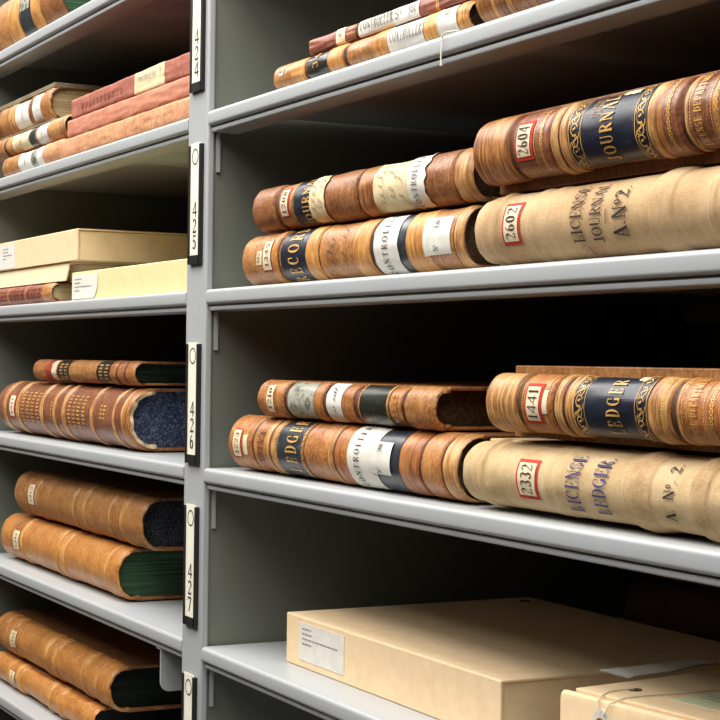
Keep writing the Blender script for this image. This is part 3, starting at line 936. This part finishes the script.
  'pages': 'dark_green_pages',
  'b': 0.016,
  'rag': 0.003},
 {'name': 'ledger',
  'label': 'thick volume topmost in the tan stack, grey cloth boards and two white labels',
  'cat': 'book',
  'x0': -0.955,
  'L': 0.29961,
  'y': 0.016,
  'z0': 0.2685,
  'T': 0.0535,
  'W': 0.32,
  'zones': [(0, 0.04407, 'brown_leather', 0.0), (0.04407, 0.08983, 'tan_leather', -0.00072), (0.08983, 0.11774, 'streaky_tan', 0.0), (0.11774, 0.19848, 'tan_leather', -0.00174),
            (0.19848, 0.21928, 'brown_leather', 0.0), (0.21928, 0.26001, 'tan_leather', -0.00116), (0.26001, 0.29961, 'tan_leather', 0.0)],
  'labels': [{'k': 'paper',
              'name': 'paper_label',
              'x0': 0.12326,
              'x1': 0.19848,
              't0': -0.02675,
              't1': 0.02006,
              'paper': 'white_paper',
              'lines': [{'x': 0.16135, 'hand': 1, 'len': 0.02, 'size': 0.007, 'seed': 44, 'm': 'grey_print'}]},
             {'k': 'paper',
              'name': 'paper_label',
              'x0': 0.21928,
              'x1': 0.26001,
              't0': -0.0214,
              't1': 0.02407,
              'paper': 'white_paper',
              'lines': [{'x': 0.23979, 'hand': 1, 'len': 0.015, 'size': 0.005, 'seed': 45, 'm': 'grey_print'}]}],
  'cover': 'grey_cloth',
  'pages': 'cream_pages',
  'b': 0.022,
  'bt': 0.004,
  'binset': (0.0004, -0.003),
  'rim': 0.006,
  'rag': 0.004,
  'joint': -0.012},
 {'name': 'account_book',
  'label': 'red account book with white paper label, topmost of the three on the upper left shelf',
  'cat': 'book',
  'x0': -0.52769,
  'L': 0.46169,
  'y': 0.01,
  'z0': 0.2535,
  'T': 0.0275,
  'W': 0.32,
  'zones': [(0, 0.26258, 'red_cloth', 0.0), (0.26258, 0.36388, 'red_cloth', 0.0), (0.36388, 0.46169, 'red_cloth', 0.0)],
  'labels': [{'k': 'paper',
              'name': 'paper_label',
              'x0': 0.25893,
              'x1': 0.36388,
              't0': -0.01925,
              't1': 0.01788,
              'paper': 'cream_paper',
              'lines': [{'x': 0.30555, 't': 'CONTROLLER', 'size': 0.0065, 'dir': 'along', 'tc': 0.00275, 'sp': 0.2, 'span': (0.27347, 0.33336), 'm': 'grey_print'},
                        {'x': 0.35041, 't': 'S', 'size': 0.006, 'dir': 'along', 'tc': 0.0055, 'm': 'grey_print'}]},
             {'k': 'tool', 'name': 'stamped_tooling', 'bars': [(0.04403, 0.21425, -0.00825, 0.00688, 11, 1)], 'm': 'oxblood_leather'}],
  'cover': 'oxblood_leather',
  'pages': 'cream_pages',
  'b': 0.004,
  'pw': 5,
  'rim': 0.002,
  'cap': 0.003,
  'capdrop': 0.001},
 {'name': 'account_book',
  'label': 'plain pinkish red account book between the two other red account books',
  'cat': 'book',
  'x0': -0.53836,
  'L': 0.47236,
  'y': 0.008,
  'z0': 0.2275,
  'T': 0.0255,
  'W': 0.32,
  'zones': [(0, 0.47236, 'pink_leather', 0.0)],
  'labels': [],
  'cover': 'pink_leather',
  'pages': 'cream_pages',
  'b': 0.005,
  'pw': 4,
  'rim': 0.002,
  'cap': 0.003,
  'capdrop': 0.001},
 {'name': 'account_book',
  'label': 'worn orange account book under the two red account books',
  'cat': 'book',
  'x0': -0.56757,
  'L': 0.50157,
  'y': 0.006,
  'z0': 0.2009,
  'T': 0.027,
  'W': 0.32,
  'zones': [(0, 0.50157, 'worn_orange_leather', 0.0)],
  'labels': [],
  'cover': 'worn_pink_leather',
  'pages': 'cream_pages',
  'b': 0.006,
  'pw': 3.4,
  'rim': 0.002,
  'cap': 0.004,
  'capdrop': 0.0015},
 {'name': 'account_book',
  'label': 'small reddish brown book under the tan boxes on the left',
  'cat': 'book',
  'x0': -0.945,
  'L': 0.31782,
  'y': 0.014,
  'z0': 0.0009,
  'T': 0.0295,
  'W': 0.3,
  'zones': [(0, 0.09423, 'oxblood_leather', -0.00043), (0.09423, 0.09983, 'tan_leather', 0.0), (0.09983, 0.18677, 'oxblood_leather', -0.00043), (0.18677, 0.19204, 'tan_leather', 0.0),
            (0.19204, 0.27381, 'oxblood_leather', -0.00043), (0.27381, 0.31782, 'tan_leather', -0.00014)],
  'labels': [{'k': 'tool',
              'name': 'stamped_tooling',
              'bars': [(0.02529, 0.0886, -0.01032, 0.01032, 4, 3), (0.10542, 0.18149, -0.01032, 0.01032, 4, 3), (0.19729, 0.26883, -0.01032, 0.01032, 4, 3)],
              'm': 'groove_leather'}],
  'cover': 'oxblood_leather',
  'pages': 'cream_pages',
  'b': 0.012,
  'rag': 0.002},
 {'name': 'ledger',
  'label': 'thick reddish brown ledger with gilt spine and blue speckled leaves',
  'cat': 'book',
  'x0': -0.91873,
  'L': 0.61976,
  'y': 0.016,
  'z0': -0.1991,
  'T': 0.083,
  'W': 0.32,
  'zones': [(0, 0.04059, 'red_leather', -0.0029), (0.04059, 0.05766, 'streaky_tan', -0.00072), (0.05766, 0.11321, 'red_leather', -0.00246), (0.11321, 0.12948, 'streaky_tan', -0.00014),
            (0.12948, 0.23855, 'red_leather', -0.00188), (0.23855, 0.25348, 'streaky_tan', 0.0), (0.25348, 0.30212, 'red_leather', -0.00159), (0.30212, 0.31403, 'streaky_tan', 0.0),
            (0.31403, 0.3445, 'red_leather', -0.00159), (0.3445, 0.35834, 'streaky_tan', 0.0), (0.35834, 0.46845, 'red_leather', -0.00188), (0.46845, 0.47897, 'streaky_tan', -0.00014),
            (0.47897, 0.55824, 'red_leather', -0.00188), (0.55824, 0.56805, 'streaky_tan', -0.00014), (0.56805, 0.59322, 'red_leather', -0.0013), (0.59322, 0.60086, 'streaky_tan', -0.00029),
            (0.60086, 0.61976, 'streaky_brown', -0.00072)],
  'labels': [{'k': 'number', 'name': 'number_label', 't': '1411', 'x0': 0.07454, 'x1': 0.10226, 't0': -0.0166, 't1': 0.02283, 'size': 0.009, 'wide': 1.3, 'bw': 0.002, 'paper': 'pale_label'},
             {'k': 'tool', 'name': 'gilt_tooling', 'bars': [(0.13486, 0.23354, -0.02075, 0.03112, 4, 9), (0.36292, 0.44714, -0.02075, 0.03112, 4, 9)], 'm': 'dull_gold'},
             {'k': 'tool', 'name': 'gilt_tooling', 'bars': [(0.50594, 0.53034, -0.00415, 0.01868, 2, 4), (0.28771, 0.29493, -0.01245, 0.0166, 1, 6)], 'm': 'gold'}],
  'rim_mat': 'headcap_hide',
  'cover': 'brown_leather',
  'pages': 'blue_pages',
  'b': 0.036,
  'rag': 0.007,
  'rim': 0.009,
  'bt': 0.004,
  'wrap': 100,
  'end': 0.016},
 {'name': 'ledger',
  'label': 'slim ledger with two black labels lying on the thick gilt ledger',
  'cat': 'book',
  'x0': -0.75845,
  'L': 0.44644,
  'y': 0.028,
  'z0': -0.1148,
  'T': 0.0335,
  'W': 0.32,
  'zones': [(0, 0.06626, 'rust_leather', 0.0), (0.06626, 0.12482, 'red_lab_leather', -0.00087), (0.12482, 0.17643, 'rust_leather', -0.00102), (0.17643, 0.29962, 'tan_leather', -0.00029),
            (0.29962, 0.35314, 'tan_leather', -0.00102), (0.35314, 0.37712, 'streaky_rust', 0.0), (0.37712, 0.38501, 'groove_leather', -0.00145), (0.38501, 0.4084, 'streaky_rust', 0.0),
            (0.4084, 0.4161, 'groove_leather', -0.00145), (0.4161, 0.44644, 'rust_leather', 0.0)],
  'labels': [{'k': 'paper', 'name': 'paper_label', 'x0': 0.09584, 'x1': 0.12003, 't0': -0.01843, 't1': 0.0201, 'paper': 'pale_label'},
             {'k': 'title', 'name': 'title_label', 'x0': 0.12482, 'x1': 0.17643, 't0': -0.02178, 't1': 0.02178, 'ow': 0, 'paper': 'black_label', 'lines': []},
             {'k': 'title', 'name': 'title_label', 'x0': 0.29962, 'x1': 0.35314, 't0': -0.02178, 't1': 0.02178, 'ow': 0, 'paper': 'black_label', 'lines': []},
             {'k': 'tool', 'name': 'gilt_tooling', 'bars': [(0.12959, 0.17182, -0.01172, 0.0134, 2, 5), (0.30382, 0.34911, -0.01172, 0.0134, 2, 5)], 'm': 'dull_gold'}],
  'cover': 'rust_leather',
  'pages': 'dark_green_pages',
  'b': 0.016,
  'rag': 0.003},
 {'name': 'ledger',
  'label': 'ochre leather ledger with green leaves lying under the one with black speckled leaves',
  'cat': 'book',
  'x0': -0.90725,
  'L': 0.55326,
  'y': 0.022,
  'z0': -0.3991,
  'T': 0.0715,
  'W': 0.32,
  'zones': [(0, 0.05708, 'ochre_leather', -0.00101), (0.05708, 0.11208, 'rust_leather', -0.00174), (0.11208, 0.12284, 'streaky_ochre', -0.00015),
            (0.12284, 0.13883, 'ochre_leather', -0.00174), (0.13883, 0.28016, 'ochre_leather', -0.00174), (0.28016, 0.29687, 'streaky_ochre', 0.0),
            (0.29687, 0.31339, 'ochre_leather', -0.0016), (0.31339, 0.33203, 'streaky_ochre', 0.0), (0.33203, 0.50544, 'ochre_leather', -0.0016),
            (0.50544, 0.51756, 'streaky_ochre', -0.00015), (0.51756, 0.55326, 'ochre_leather', -0.00058)],
  'labels': [{'k': 'number',
              'name': 'number_label',
              't': '1311',
              'x0': 0.07379,
              'x1': 0.10667,
              't0': -0.01609,
              't1': 0.01787,
              'border': 'red_lab_leather',
              'size': 0.008,
              'wide': 1.2,
              'bw': 0.001,
              'paper': 'cream_paper'}],
  'cover': 'brown_leather',
  'pages': 'green_pages',
  'b': 0.03,
  'end': 0.01,
  'rag': 0.004,
  'rim': 0.006,
  'bt': 0.004,
  'rim_mat': 'tan_leather'},
 {'name': 'ledger',
  'label': 'brown leather ledger with black speckled leaves and faint number label',
  'cat': 'book',
  'x0': -0.85216,
  'L': 0.5696,
  'y': 0.028,
  'z0': -0.3265,
  'T': 0.071,
  'W': 0.32,
  'zones': [(0, 0.0654, 'tan_leather', -0.00101), (0.0654, 0.11262, 'tan_leather', -0.0016), (0.11262, 0.1229, 'streaky_tan', -0.00015), (0.1229, 0.28732, 'tan_leather', -0.00174),
            (0.28732, 0.30094, 'streaky_tan', -0.00015), (0.30094, 0.3366, 'tan_leather', -0.00145), (0.3366, 0.34973, 'streaky_tan', 0.0), (0.34973, 0.4463, 'tan_leather', -0.0016),
            (0.4463, 0.45437, 'streaky_tan', -0.00015), (0.45437, 0.49396, 'tan_leather', -0.0013), (0.49396, 0.50946, 'streaky_ochre', 0.0), (0.50946, 0.5696, 'tan_leather', -0.00087)],
  'labels': [{'k': 'number',
              'name': 'number_label',
              't': '1312',
              'x0': 0.07602,
              'x1': 0.10744,
              't0': -0.0142,
              't1': 0.0213,
              'border': 'red_lab_leather',
              'size': 0.008,
              'wide': 1.2,
              'bw': 0.001,
              'paper': 'pale_label'}],
  'cover': 'brown_leather',
  'pages': 'black_pages',
  'b': 0.03,
  'end': 0.012,
  'rag': 0.006,
  'rim': 0.006,
  'bt': 0.004,
  'rim_mat': 'brown_leather'},
 {'name': 'ledger',
  'label': 'large ochre ledger with black green leaves, uppermost at the bottom left',
  'cat': 'book',
  'x0': -0.945,
  'L': 0.55391,
  'y': 0.026,
  'z0': -0.5535,
  'T': 0.064,
  'W': 0.32,
  'zones': [(0, 0.0482, 'ochre_leather', -0.00145), (0.0482, 0.0597, 'streaky_ochre', -0.00015), (0.0597, 0.08805, 'ochre_leather', -0.0013), (0.08805, 0.10481, 'streaky_ochre', -0.00015),
            (0.10481, 0.13234, 'ochre_leather', -0.00174), (0.13234, 0.26276, 'ochre_leather', -0.00174), (0.26276, 0.28257, 'streaky_ochre', 0.0),
            (0.28257, 0.30696, 'ochre_leather', -0.00145), (0.30696, 0.32617, 'streaky_ochre', 0.0), (0.32617, 0.43612, 'ochre_leather', -0.00174),
            (0.43612, 0.4536, 'streaky_ochre', -0.00029), (0.4536, 0.49634, 'ochre_leather', -0.00145), (0.49634, 0.50889, 'streaky_ochre', 0.0),
            (0.50889, 0.55391, 'ochre_leather', -0.00058)],
  'labels': [{'k': 'number',
              'name': 'number_label',
              't': '1344',
              'x0': 0.09366,
              'x1': 0.12139,
              't0': -0.0128,
              't1': 0.0176,
              'border': 'red_lab_leather',
              'size': 0.007,
              'wide': 1.2,
              'bw': 0.001,
              'paper': 'cream_paper'}],
  'cover': 'brown_leather',
  'pages': 'black_green_pages',
  'end': 0.01,
  'b': 0.028,
  'rag': 0.004,
  'rim': 0.006,
  'bt': 0.004,
  'rim_mat': 'tan_leather'},
 {'name': 'ledger',
  'label': 'slim ochre ledger lowest at the bottom left, its spine dipping between raised bands',
  'cat': 'book',
  'x0': -0.945,
  'L': 0.50204,
  'y': 0.022,
  'z0': -0.5991,
  'T': 0.0455,
  'W': 0.32,
  'zones': [(0, 0.09345, 'ochre_leather', -0.00116), (0.09345, 0.10466, 'streaky_ochre', 0.0), (0.10466, 0.1378, 'ochre_leather', -0.00101), (0.1378, 0.15948, 'streaky_ochre', -0.00029),
            (0.15948, 0.24315, 'ochre_leather', -0.0029), (0.24315, 0.29309, 'ochre_leather', -0.00217), (0.29309, 0.31257, 'streaky_ochre', -0.00014),
            (0.31257, 0.34131, 'ochre_leather', -0.00116), (0.34131, 0.36014, 'streaky_ochre', -0.00014), (0.36014, 0.45058, 'ochre_leather', -0.00261),
            (0.45058, 0.50204, 'ochre_leather', -0.00043)],
  'labels': [{'k': 'number',
              'name': 'number_label',
              't': '1333',
              'x0': 0.10466,
              'x1': 0.13232,
              't0': -0.01137,
              't1': 0.01137,
              'border': 'red_lab_leather',
              'size': 0.006,
              'wide': 1.2,
              'bw': 0.001,
              'paper': 'cream_paper'}],
  'cover': 'brown_leather',
  'pages': 'black_green_pages',
  'b': 0.018,
  'rag': 0.004,
  'rim': 0.004},
 {'name': 'ledger',
  'label': 'dark ledger lying behind the large tan box, under a brown one',
  'cat': 'book',
  'x0': 0.24,
  'L': 0.6,
  'y': 0.4,
  'z0': -0.399,
  'T': 0.088,
  'W': 0.3,
  'b': 0.03,
  'zones': [(0, 0.6, 'dark_leather', 0.0)],
  'labels': [],
  'cover': 'dark_leather',
  'pages': 'black_green_pages'},
 {'name': 'ledger',
  'label': 'brown ledger in shadow behind the tan boxes, lying on a dark one',
  'cat': 'book',
  'x0': 0.2,
  'L': 0.65,
  'y': 0.39,
  'z0': -0.3095,
  'T': 0.07,
  'W': 0.3,
  'b': 0.028,
  'zones': [(0, 0.65, 'brown_leather', 0.0)],
  'labels': [],
  'cover': 'brown_leather',
  'pages': 'brown_pages'}]
# ------------------------------------------------------------------ room
def slab(name, a, b, m):
    mb = MB(); mb.box(a, b, m); return structure(mb.build(name, smooth=False))
FZ, CZ = -1.32, 1.20
slab('floor', (-3.2,-2.6,FZ-.05), (3.6,1.2,FZ), 'floor_tile')
slab('ceiling', (-3.2,-2.6,CZ), (3.6,1.2,CZ+.05), 'ceiling_tile')
slab('wall_back', (-3.2,1.2,FZ), (3.6,1.25,CZ), 'room_wall')
slab('wall_front', (-3.2,-2.65,FZ), (3.6,-2.6,CZ), 'dark_stacks')
slab('wall_left', (-3.25,-2.6,FZ), (-3.2,1.2,CZ), 'room_wall')
slab('wall_right', (3.6,-2.6,FZ), (3.65,1.2,CZ), 'room_wall')

# ------------------------------------------------------------------ steel shelving: two bays
PW, BW, DEP = .0588, .915, .72
unit = thing('shelving_unit', 'grey painted steel library shelving of two bays with a centre post', 'shelving', (0,0,FZ))
def upart(mb, name, **k):
    o = mb.build(name, unit, **k); o.location = (0,0,-FZ); return o
for xr in (0, -PW-BW, BW+PW):
    mb = MB(); mb.box((xr-PW,0,FZ), (xr,.009,1.0), 'grey_paint'); upart(mb, 'upright_post', bevel=.0025)
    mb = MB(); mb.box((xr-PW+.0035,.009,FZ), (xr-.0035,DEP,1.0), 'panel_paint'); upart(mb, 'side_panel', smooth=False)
def shelf(x0, x1, z):
    def q(cy, cz, r, a0, a1, n=6): return [(cy+r*math.cos(math.radians(a0+(a1-a0)*i/n)), cz+r*math.sin(math.radians(a0+(a1-a0)*i/n))) for i in range(n+1)]
    prof = [(DEP-.02,0)] + q(.0045,-.0045,.0045,90,180) + q(.0038,-.0132,.0038,180,270) + [(.0075,-.017),(.0075,-.0186)] + q(.0062,-.0202,.0016,90,180,3) + q(.0062,-.0224,.0016,180,270,3) + \
           [(.036,-.024),(.036,-.0022),(DEP-.05,-.0022),(DEP-.05,-.024),(DEP-.02,-.024)]
    mb = MB(); mb.prism(prof, x0, x1, 'grey_paint')
    xc = x0+(x1-x0)*.63
    mb.prism([(xc-.035,-.0022),(xc-.022,-.014),(xc+.022,-.014),(xc+.035,-.0022)], .036, DEP-.05, 'grey_paint', 'y')
    o = upart(mb, 'shelf', angle=40); o.location = (0,0,z-FZ)
for k in (3,2,1,0,-1,-2,-3):
    for x0, x1 in ((.0012, BW-.0012), (-PW-BW+.0012, -PW-.0012)):
        shelf(x0, x1, k*.2)
        for xa, xb in ((x0-.0044, x0-.0008), (x1+.0008, x1+.0044)):
            mb = MB(); z = k*.2; mb.box((xa,.0115,z-.068), (xb,.0155,z-.0245), 'grey_paint'); upart(mb, 'shelf_bracket', smooth=False)
for x0, x1 in ((0, BW), (-PW-BW, -PW)):
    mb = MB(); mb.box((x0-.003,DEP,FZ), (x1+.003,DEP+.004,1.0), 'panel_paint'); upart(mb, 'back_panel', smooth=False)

# hanging plate below the left bay's fifth shelf
hs = thing('hanging_book_support', 'grey steel plate with a rounded corner hanging under the left shelf beside the post', 'book support', (-.142,.006,-.4245))
mb = MB()
pr_ = [(0,0),(.17,0),(.17,-.052),(.012,-.052)] + [(.012-.012*math.sin(math.radians(a)), -.04-.012*math.cos(math.radians(a))) for a in range(0,91,15)]
mb.prism(pr_, -.0012, .0012, 'grey_paint'); mb.build('plate', hs, bevel=.0006)
mb = MB(); mb.box((-.014,0,-.0014), (.0,.17,0), 'grey_paint'); mb.build('flange', hs, smooth=False)

# ------------------------------------------------------------------ label holders on the centre post
def holder(num, z1, z0):
    x0, x1 = -.0462, -.0095
    t = thing('label_holder', 'black label holder on the centre post, its white card numbered 0 %s' % num, 'label holder', (x0,0,z0), 0, 'numbered label holders on the centre post')
    W, H = x1-x0, z1-z0; mb = MB()
    mb.box((0,-.0022,0), (W,0,H), 'black_plastic'); mb.box((0,-.0042,0), (.003,-.0022,H), 'black_plastic'); mb.box((W-.003,-.0042,0), (W,-.0022,H), 'black_plastic'); mb.box((.003,-.0042,0), (W-.003,-.0022,.010), 'black_plastic')
    mb.box((.003,-.0042,0), (.0050,-.0034,H), 'black_plastic'); mb.box((W-.0055,-.0042,0), (W-.003,-.0034,H), 'black_plastic')
    mb.build('holder', t, smooth=False)
    mb = MB(); mb.box((.0032,-.0032,.010), (W-.0032,-.0024,H+.002), 'card')
    xc = W/2
    def fn(zc): return lambda u, v: (xc+u, -.0034, zc+v)
    strokes(mb, arc(0,0,.0085,.0085,0,360,28,.0016), fn(H-.0135), 'ink', 1)
    for i, c in enumerate(num):
        strokes(mb, [((a[0]*.018-.0055, a[1]*.0155), (b[0]*.018-.0055, b[1]*.0155), w*.020) for a, b, w in GL[c][1]], fn(.054-i*.0185), 'ink', 1)
    mb.build('number_card', t, smooth=False)
for num, z1, z0 in (('424',.3596,.2251),('425',.1644,.0293),('426',-.0612,-.1965),('427',-.2449,-.3802),('428',-.4364,-.5705)): holder(num, z1, z0)

# ------------------------------------------------------------------ the volumes
for q in BOOKS: Ledger(q).build()

# ------------------------------------------------------------------ boxes
def print_lines(mb, x0, y, ztop, spec, m='grey_print', axis='front'):
    r = random.Random(4)
    for i, L in enumerate(spec):
        x = x0
        while x < x0+L:
            w = min(r.uniform(.003,.008), x0+L-x)
            z = ztop-i*.0052
            mb.poly([(x,y,z-.0016),(x+w,y,z-.0016),(x+w,y,z),(x,y,z)], m); x += w+.0012
def archive_box(lab, x0, x1, y0, y1, z0, H, board, flap_tilt=0, group=None):
    t = thing('archive_box', lab, 'box', (x0,y0,z0), 0, group); L, W = x1-x0, y1-y0
    mb = MB(); mb.box((.0025,.0035 if not flap_tilt else .016,0), (L-.0025,W,H-.003), board); mb.build('tray', t, bevel=.001)
    mb = MB(); mb.prism([(0,0),(0,H-.0012),(.0012,H),(W,H),(W,H-.0025),(.003,H-.0025),(.003,.0)] if not flap_tilt else
                        [(-flap_tilt,.001),(0,H-.0012),(.0012,H),(W,H),(W,H-.0025),(.003,H-.0025),(.003-flap_tilt,.001)], 0, L, board)
    mb.build('lid', t, bevel=.0007, angle=30); return t
b1 = archive_box('large tan archive box with a white typed label on the lowest right shelf', .1225, .5500, .048, .355, -.3995, .0525, 'tan_board')
mb = MB(); mb.box((.032,-.0006,.0075), (.136,-.0001,.0470), 'white_paper'); print_lines(mb, .040, -.0008, .0415, (.022,.024,.082,.022)); mb.build('label', b1, smooth=False)
mb = MB(); mb.prism([(.03+.006*math.cos(a/12*2*math.pi), .283+.006*math.sin(a/12*2*math.pi)) for a in range(12)], .0524, .0532, 'dark_leather', 'z'); mb.build('eyelet', b1)
b3 = archive_box('tan archive box topmost of the stack on the left shelf, white label at its end', -.965, -.540, .026, .33, .0588, .0445, 'tan_board')
mb = MB(); mb.box((.012,-.0006,.0015), (.114,-.0001,.0400), 'white_paper'); print_lines(mb, .05, -.0008, .034, (.03,.03,.05,.02)); mb.build('label', b3, smooth=False)
archive_box('buff archive box with its flap ajar under the topmost tan box on the left shelf', -.962, -.588, .030, .33, .0300, .0285, 'buff_board', .006)
b4 = archive_box('low cream archive box with white label standing beside the centre post', -.518, -.066, .012, .31, .0007, .0385, 'cream_board')
mb = MB(); pts = [(.006,.0015),(.112-.022,.0015)] + [(.112-.022+.022*math.sin(math.radians(a)), .0235-.022*math.cos(math.radians(a))) for a in range(15,91,15)] + [(.112,.0345),(.006,.0345)]
mb.poly([(x,-.0004,z) for x, z in pts], 'white_paper'); mb.poly([(x,-.0012,z) for x, z in pts][::-1], 'white_paper')
mb.grid([[(x,-.0004,z) for x, z in pts], [(x,-.0012,z) for x, z in pts]], 'white_paper', True)
print_lines(mb, .016, -.0014, .029, (.03,.026,.07,.02)); mb.build('label', b4, smooth=False)

# string-tied box, front right
RZ = 6.5
t = thing('archive_box', 'tan string tie box with washer and pale slip, front right of the lowest shelf', 'box', (.6690,.0275,-.3995), RZ)
L, W, H = .235, .29, .0685
mb = MB(); mb.prism([(0,0),(0,H-.006),(.0012,H-.0025),(.004,H-.001),(.008,H-.0015),(.0085,H-.006),(W,H-.006),(W,0)], 0, L, 'tan_board'); mb.build('tray', t, bevel=.0006)
mb = MB(); mb.box((.007,.0095,H-.005), (L,W,H+.001), 'tan_board'); mb.build('lid', t, bevel=.0012)
mb = MB(); mb.prism([(.0480+.0085*math.cos(a/20*2*math.pi), H-.016+.0085*math.sin(a/20*2*math.pi)) for a in range(20)], -.0012, 0, 'white_paper', 'y'); mb.build('paper_washer', t, smooth=False)
mb = MB(); mb.prism([(.0480+.0035*math.cos(a/14*2*math.pi), H-.018+.0042*math.sin(a/14*2*math.pi)) for a in range(14)], -.0026, -.0012, 'brown_leather', 'y'); mb.build('rivet', t, smooth=False)
mb = MB(); mb.prism([(.038+.0055*math.cos(a/14*2*math.pi), .043+.0055*math.sin(a/14*2*math.pi)) for a in range(14)], H+.001, H+.0018, 'dark_leather', 'z'); mb.build('eyelet', t, smooth=False)
for pts in ([(.048,-.0022,H-.010),(.045,-.0012,H-.001),(.041,.006,H+.001),(.036,.018,H+.002),(.035,.034,H+.002),(.038,.042,H+.002)],
            [(.052,-.0022,H-.012),(.058,-.001,H-.0015),(.060,.012,H+.002),(.062,.034,H+.002),(.068,.060,H+.002),(.074,.10,H+.002),(.080,.16,H+.002),(.09,.25,H+.002)]):
    mb = MB(); mb.tube(pts, .0006, 'string', 6); mb.build('string', t)
mb = MB(); mb.box((.078,.040,H+.001), (.150,.088,H+.0016), 'green_slip')
for i, L_ in enumerate((.03,.04)): mb.box((.086,.072-i*.008,H+.0016), (.086+L_,.0735-i*.008,H+.00165), 'grey_print')
mb.build('label', t, smooth=False)
# loose paper on that box
t = thing('paper_slip', 'crumpled white slip of paper lying on the string tie box', 'paper', (.6420,.083,-.3295), 14)
mb = MB(); rows = []
for k in (0, .0008):
    rows.append([[(.030*i/6, .115*j/12, .0008+k+.0035*max(0, 1-j/4)*(1-i/6)+.0012*abs(math.sin(j*.35+i*.2))+.0008*noise.noise(Vector((i*.7,j*.5,2.)))) for j in range(13)] for i in range(7)])
mb.grid(rows[0], 'white_paper'); mb.grid(rows[1], 'white_paper')
mb.build('sheet', t, smooth=False)

# thread over the edge of the top right shelf
mb = MB(); r = Vector((.5215,-.0016,.2012))
P_ = [(.540,.004,.2008),(.533,.0015,.2009),(.5265,-.0008,.2008),(.523,-.0014,.198),(.5225,-.0022,.190),(.5235,-.0030,.181),(.5245,-.0034,.1735)]
mb.tube([Vector(p)-r for p in P_], .0007, 'string', 6)
mb.tube([Vector(p)-r for p in ((.5245,-.0034,.1745),(.5246,-.0034,.1725))], .0012, 'string', 6)
o = mb.build('thread', loc=r); tag(o, 'short white thread hanging over the edge of the top right shelf', 'thread')

# ------------------------------------------------------------------ light
def area(name, loc, sx, sy, power, col, rot=(0,0,0)):
    l = bpy.data.lights.new(name, 'AREA'); l.shape = 'RECTANGLE'; l.size = sx; l.size_y = sy; l.energy = power; l.color = col
    o = bpy.data.objects.new(name, l); COL.objects.link(o); o.location = loc; o.rotation_euler = rot; return o
WARM = (1.0,.965,.92)
for x in (-1.5, .1, 1.5):
    for y, pw in ((-.45, 22), (-1.15, 17), (-1.85, 8)):
        area('ceiling_lamp', (x,y,CZ-.03), 1.3, .6, pw*(.72 if x > 1 else 1.06), WARM)
w = bpy.data.worlds.new('World'); SC.world = w; w.use_nodes = True
w.node_tree.nodes['Background'].inputs[0].default_value = (.9,.95,1,1); w.node_tree.nodes['Background'].inputs[1].default_value = .3

# ------------------------------------------------------------------ camera
R = ((4.61381696e-01, 8.87108068e-01, 1.28920989e-02), (5.88143277e-03, 1.14726067e-02, -9.99916891e-01), (-8.87182247e-01, 4.61419175e-01, 7.57842827e-05))
cd = bpy.data.cameras.new('camera'); cam = bpy.data.objects.new('camera', cd); COL.objects.link(cam)
m = Matrix(((R[0][0], -R[1][0], -R[2][0], 1.77673892), (R[0][1], -R[1][1], -R[2][1], -.72825391), (R[0][2], -R[1][2], -R[2][2], -.07704316), (0,0,0,1)))
cam.matrix_world = m
cd.sensor_width = 36; cd.lens = 1708.98/720*36; cd.clip_start = .05; cd.clip_end = 50
SC.camera = cam
vs = SC.view_settings; vs.view_transform = 'Standard'; vs.look = 'None'; vs.gamma = 1; vs.use_curve_mapping = False; vs.exposure = .1
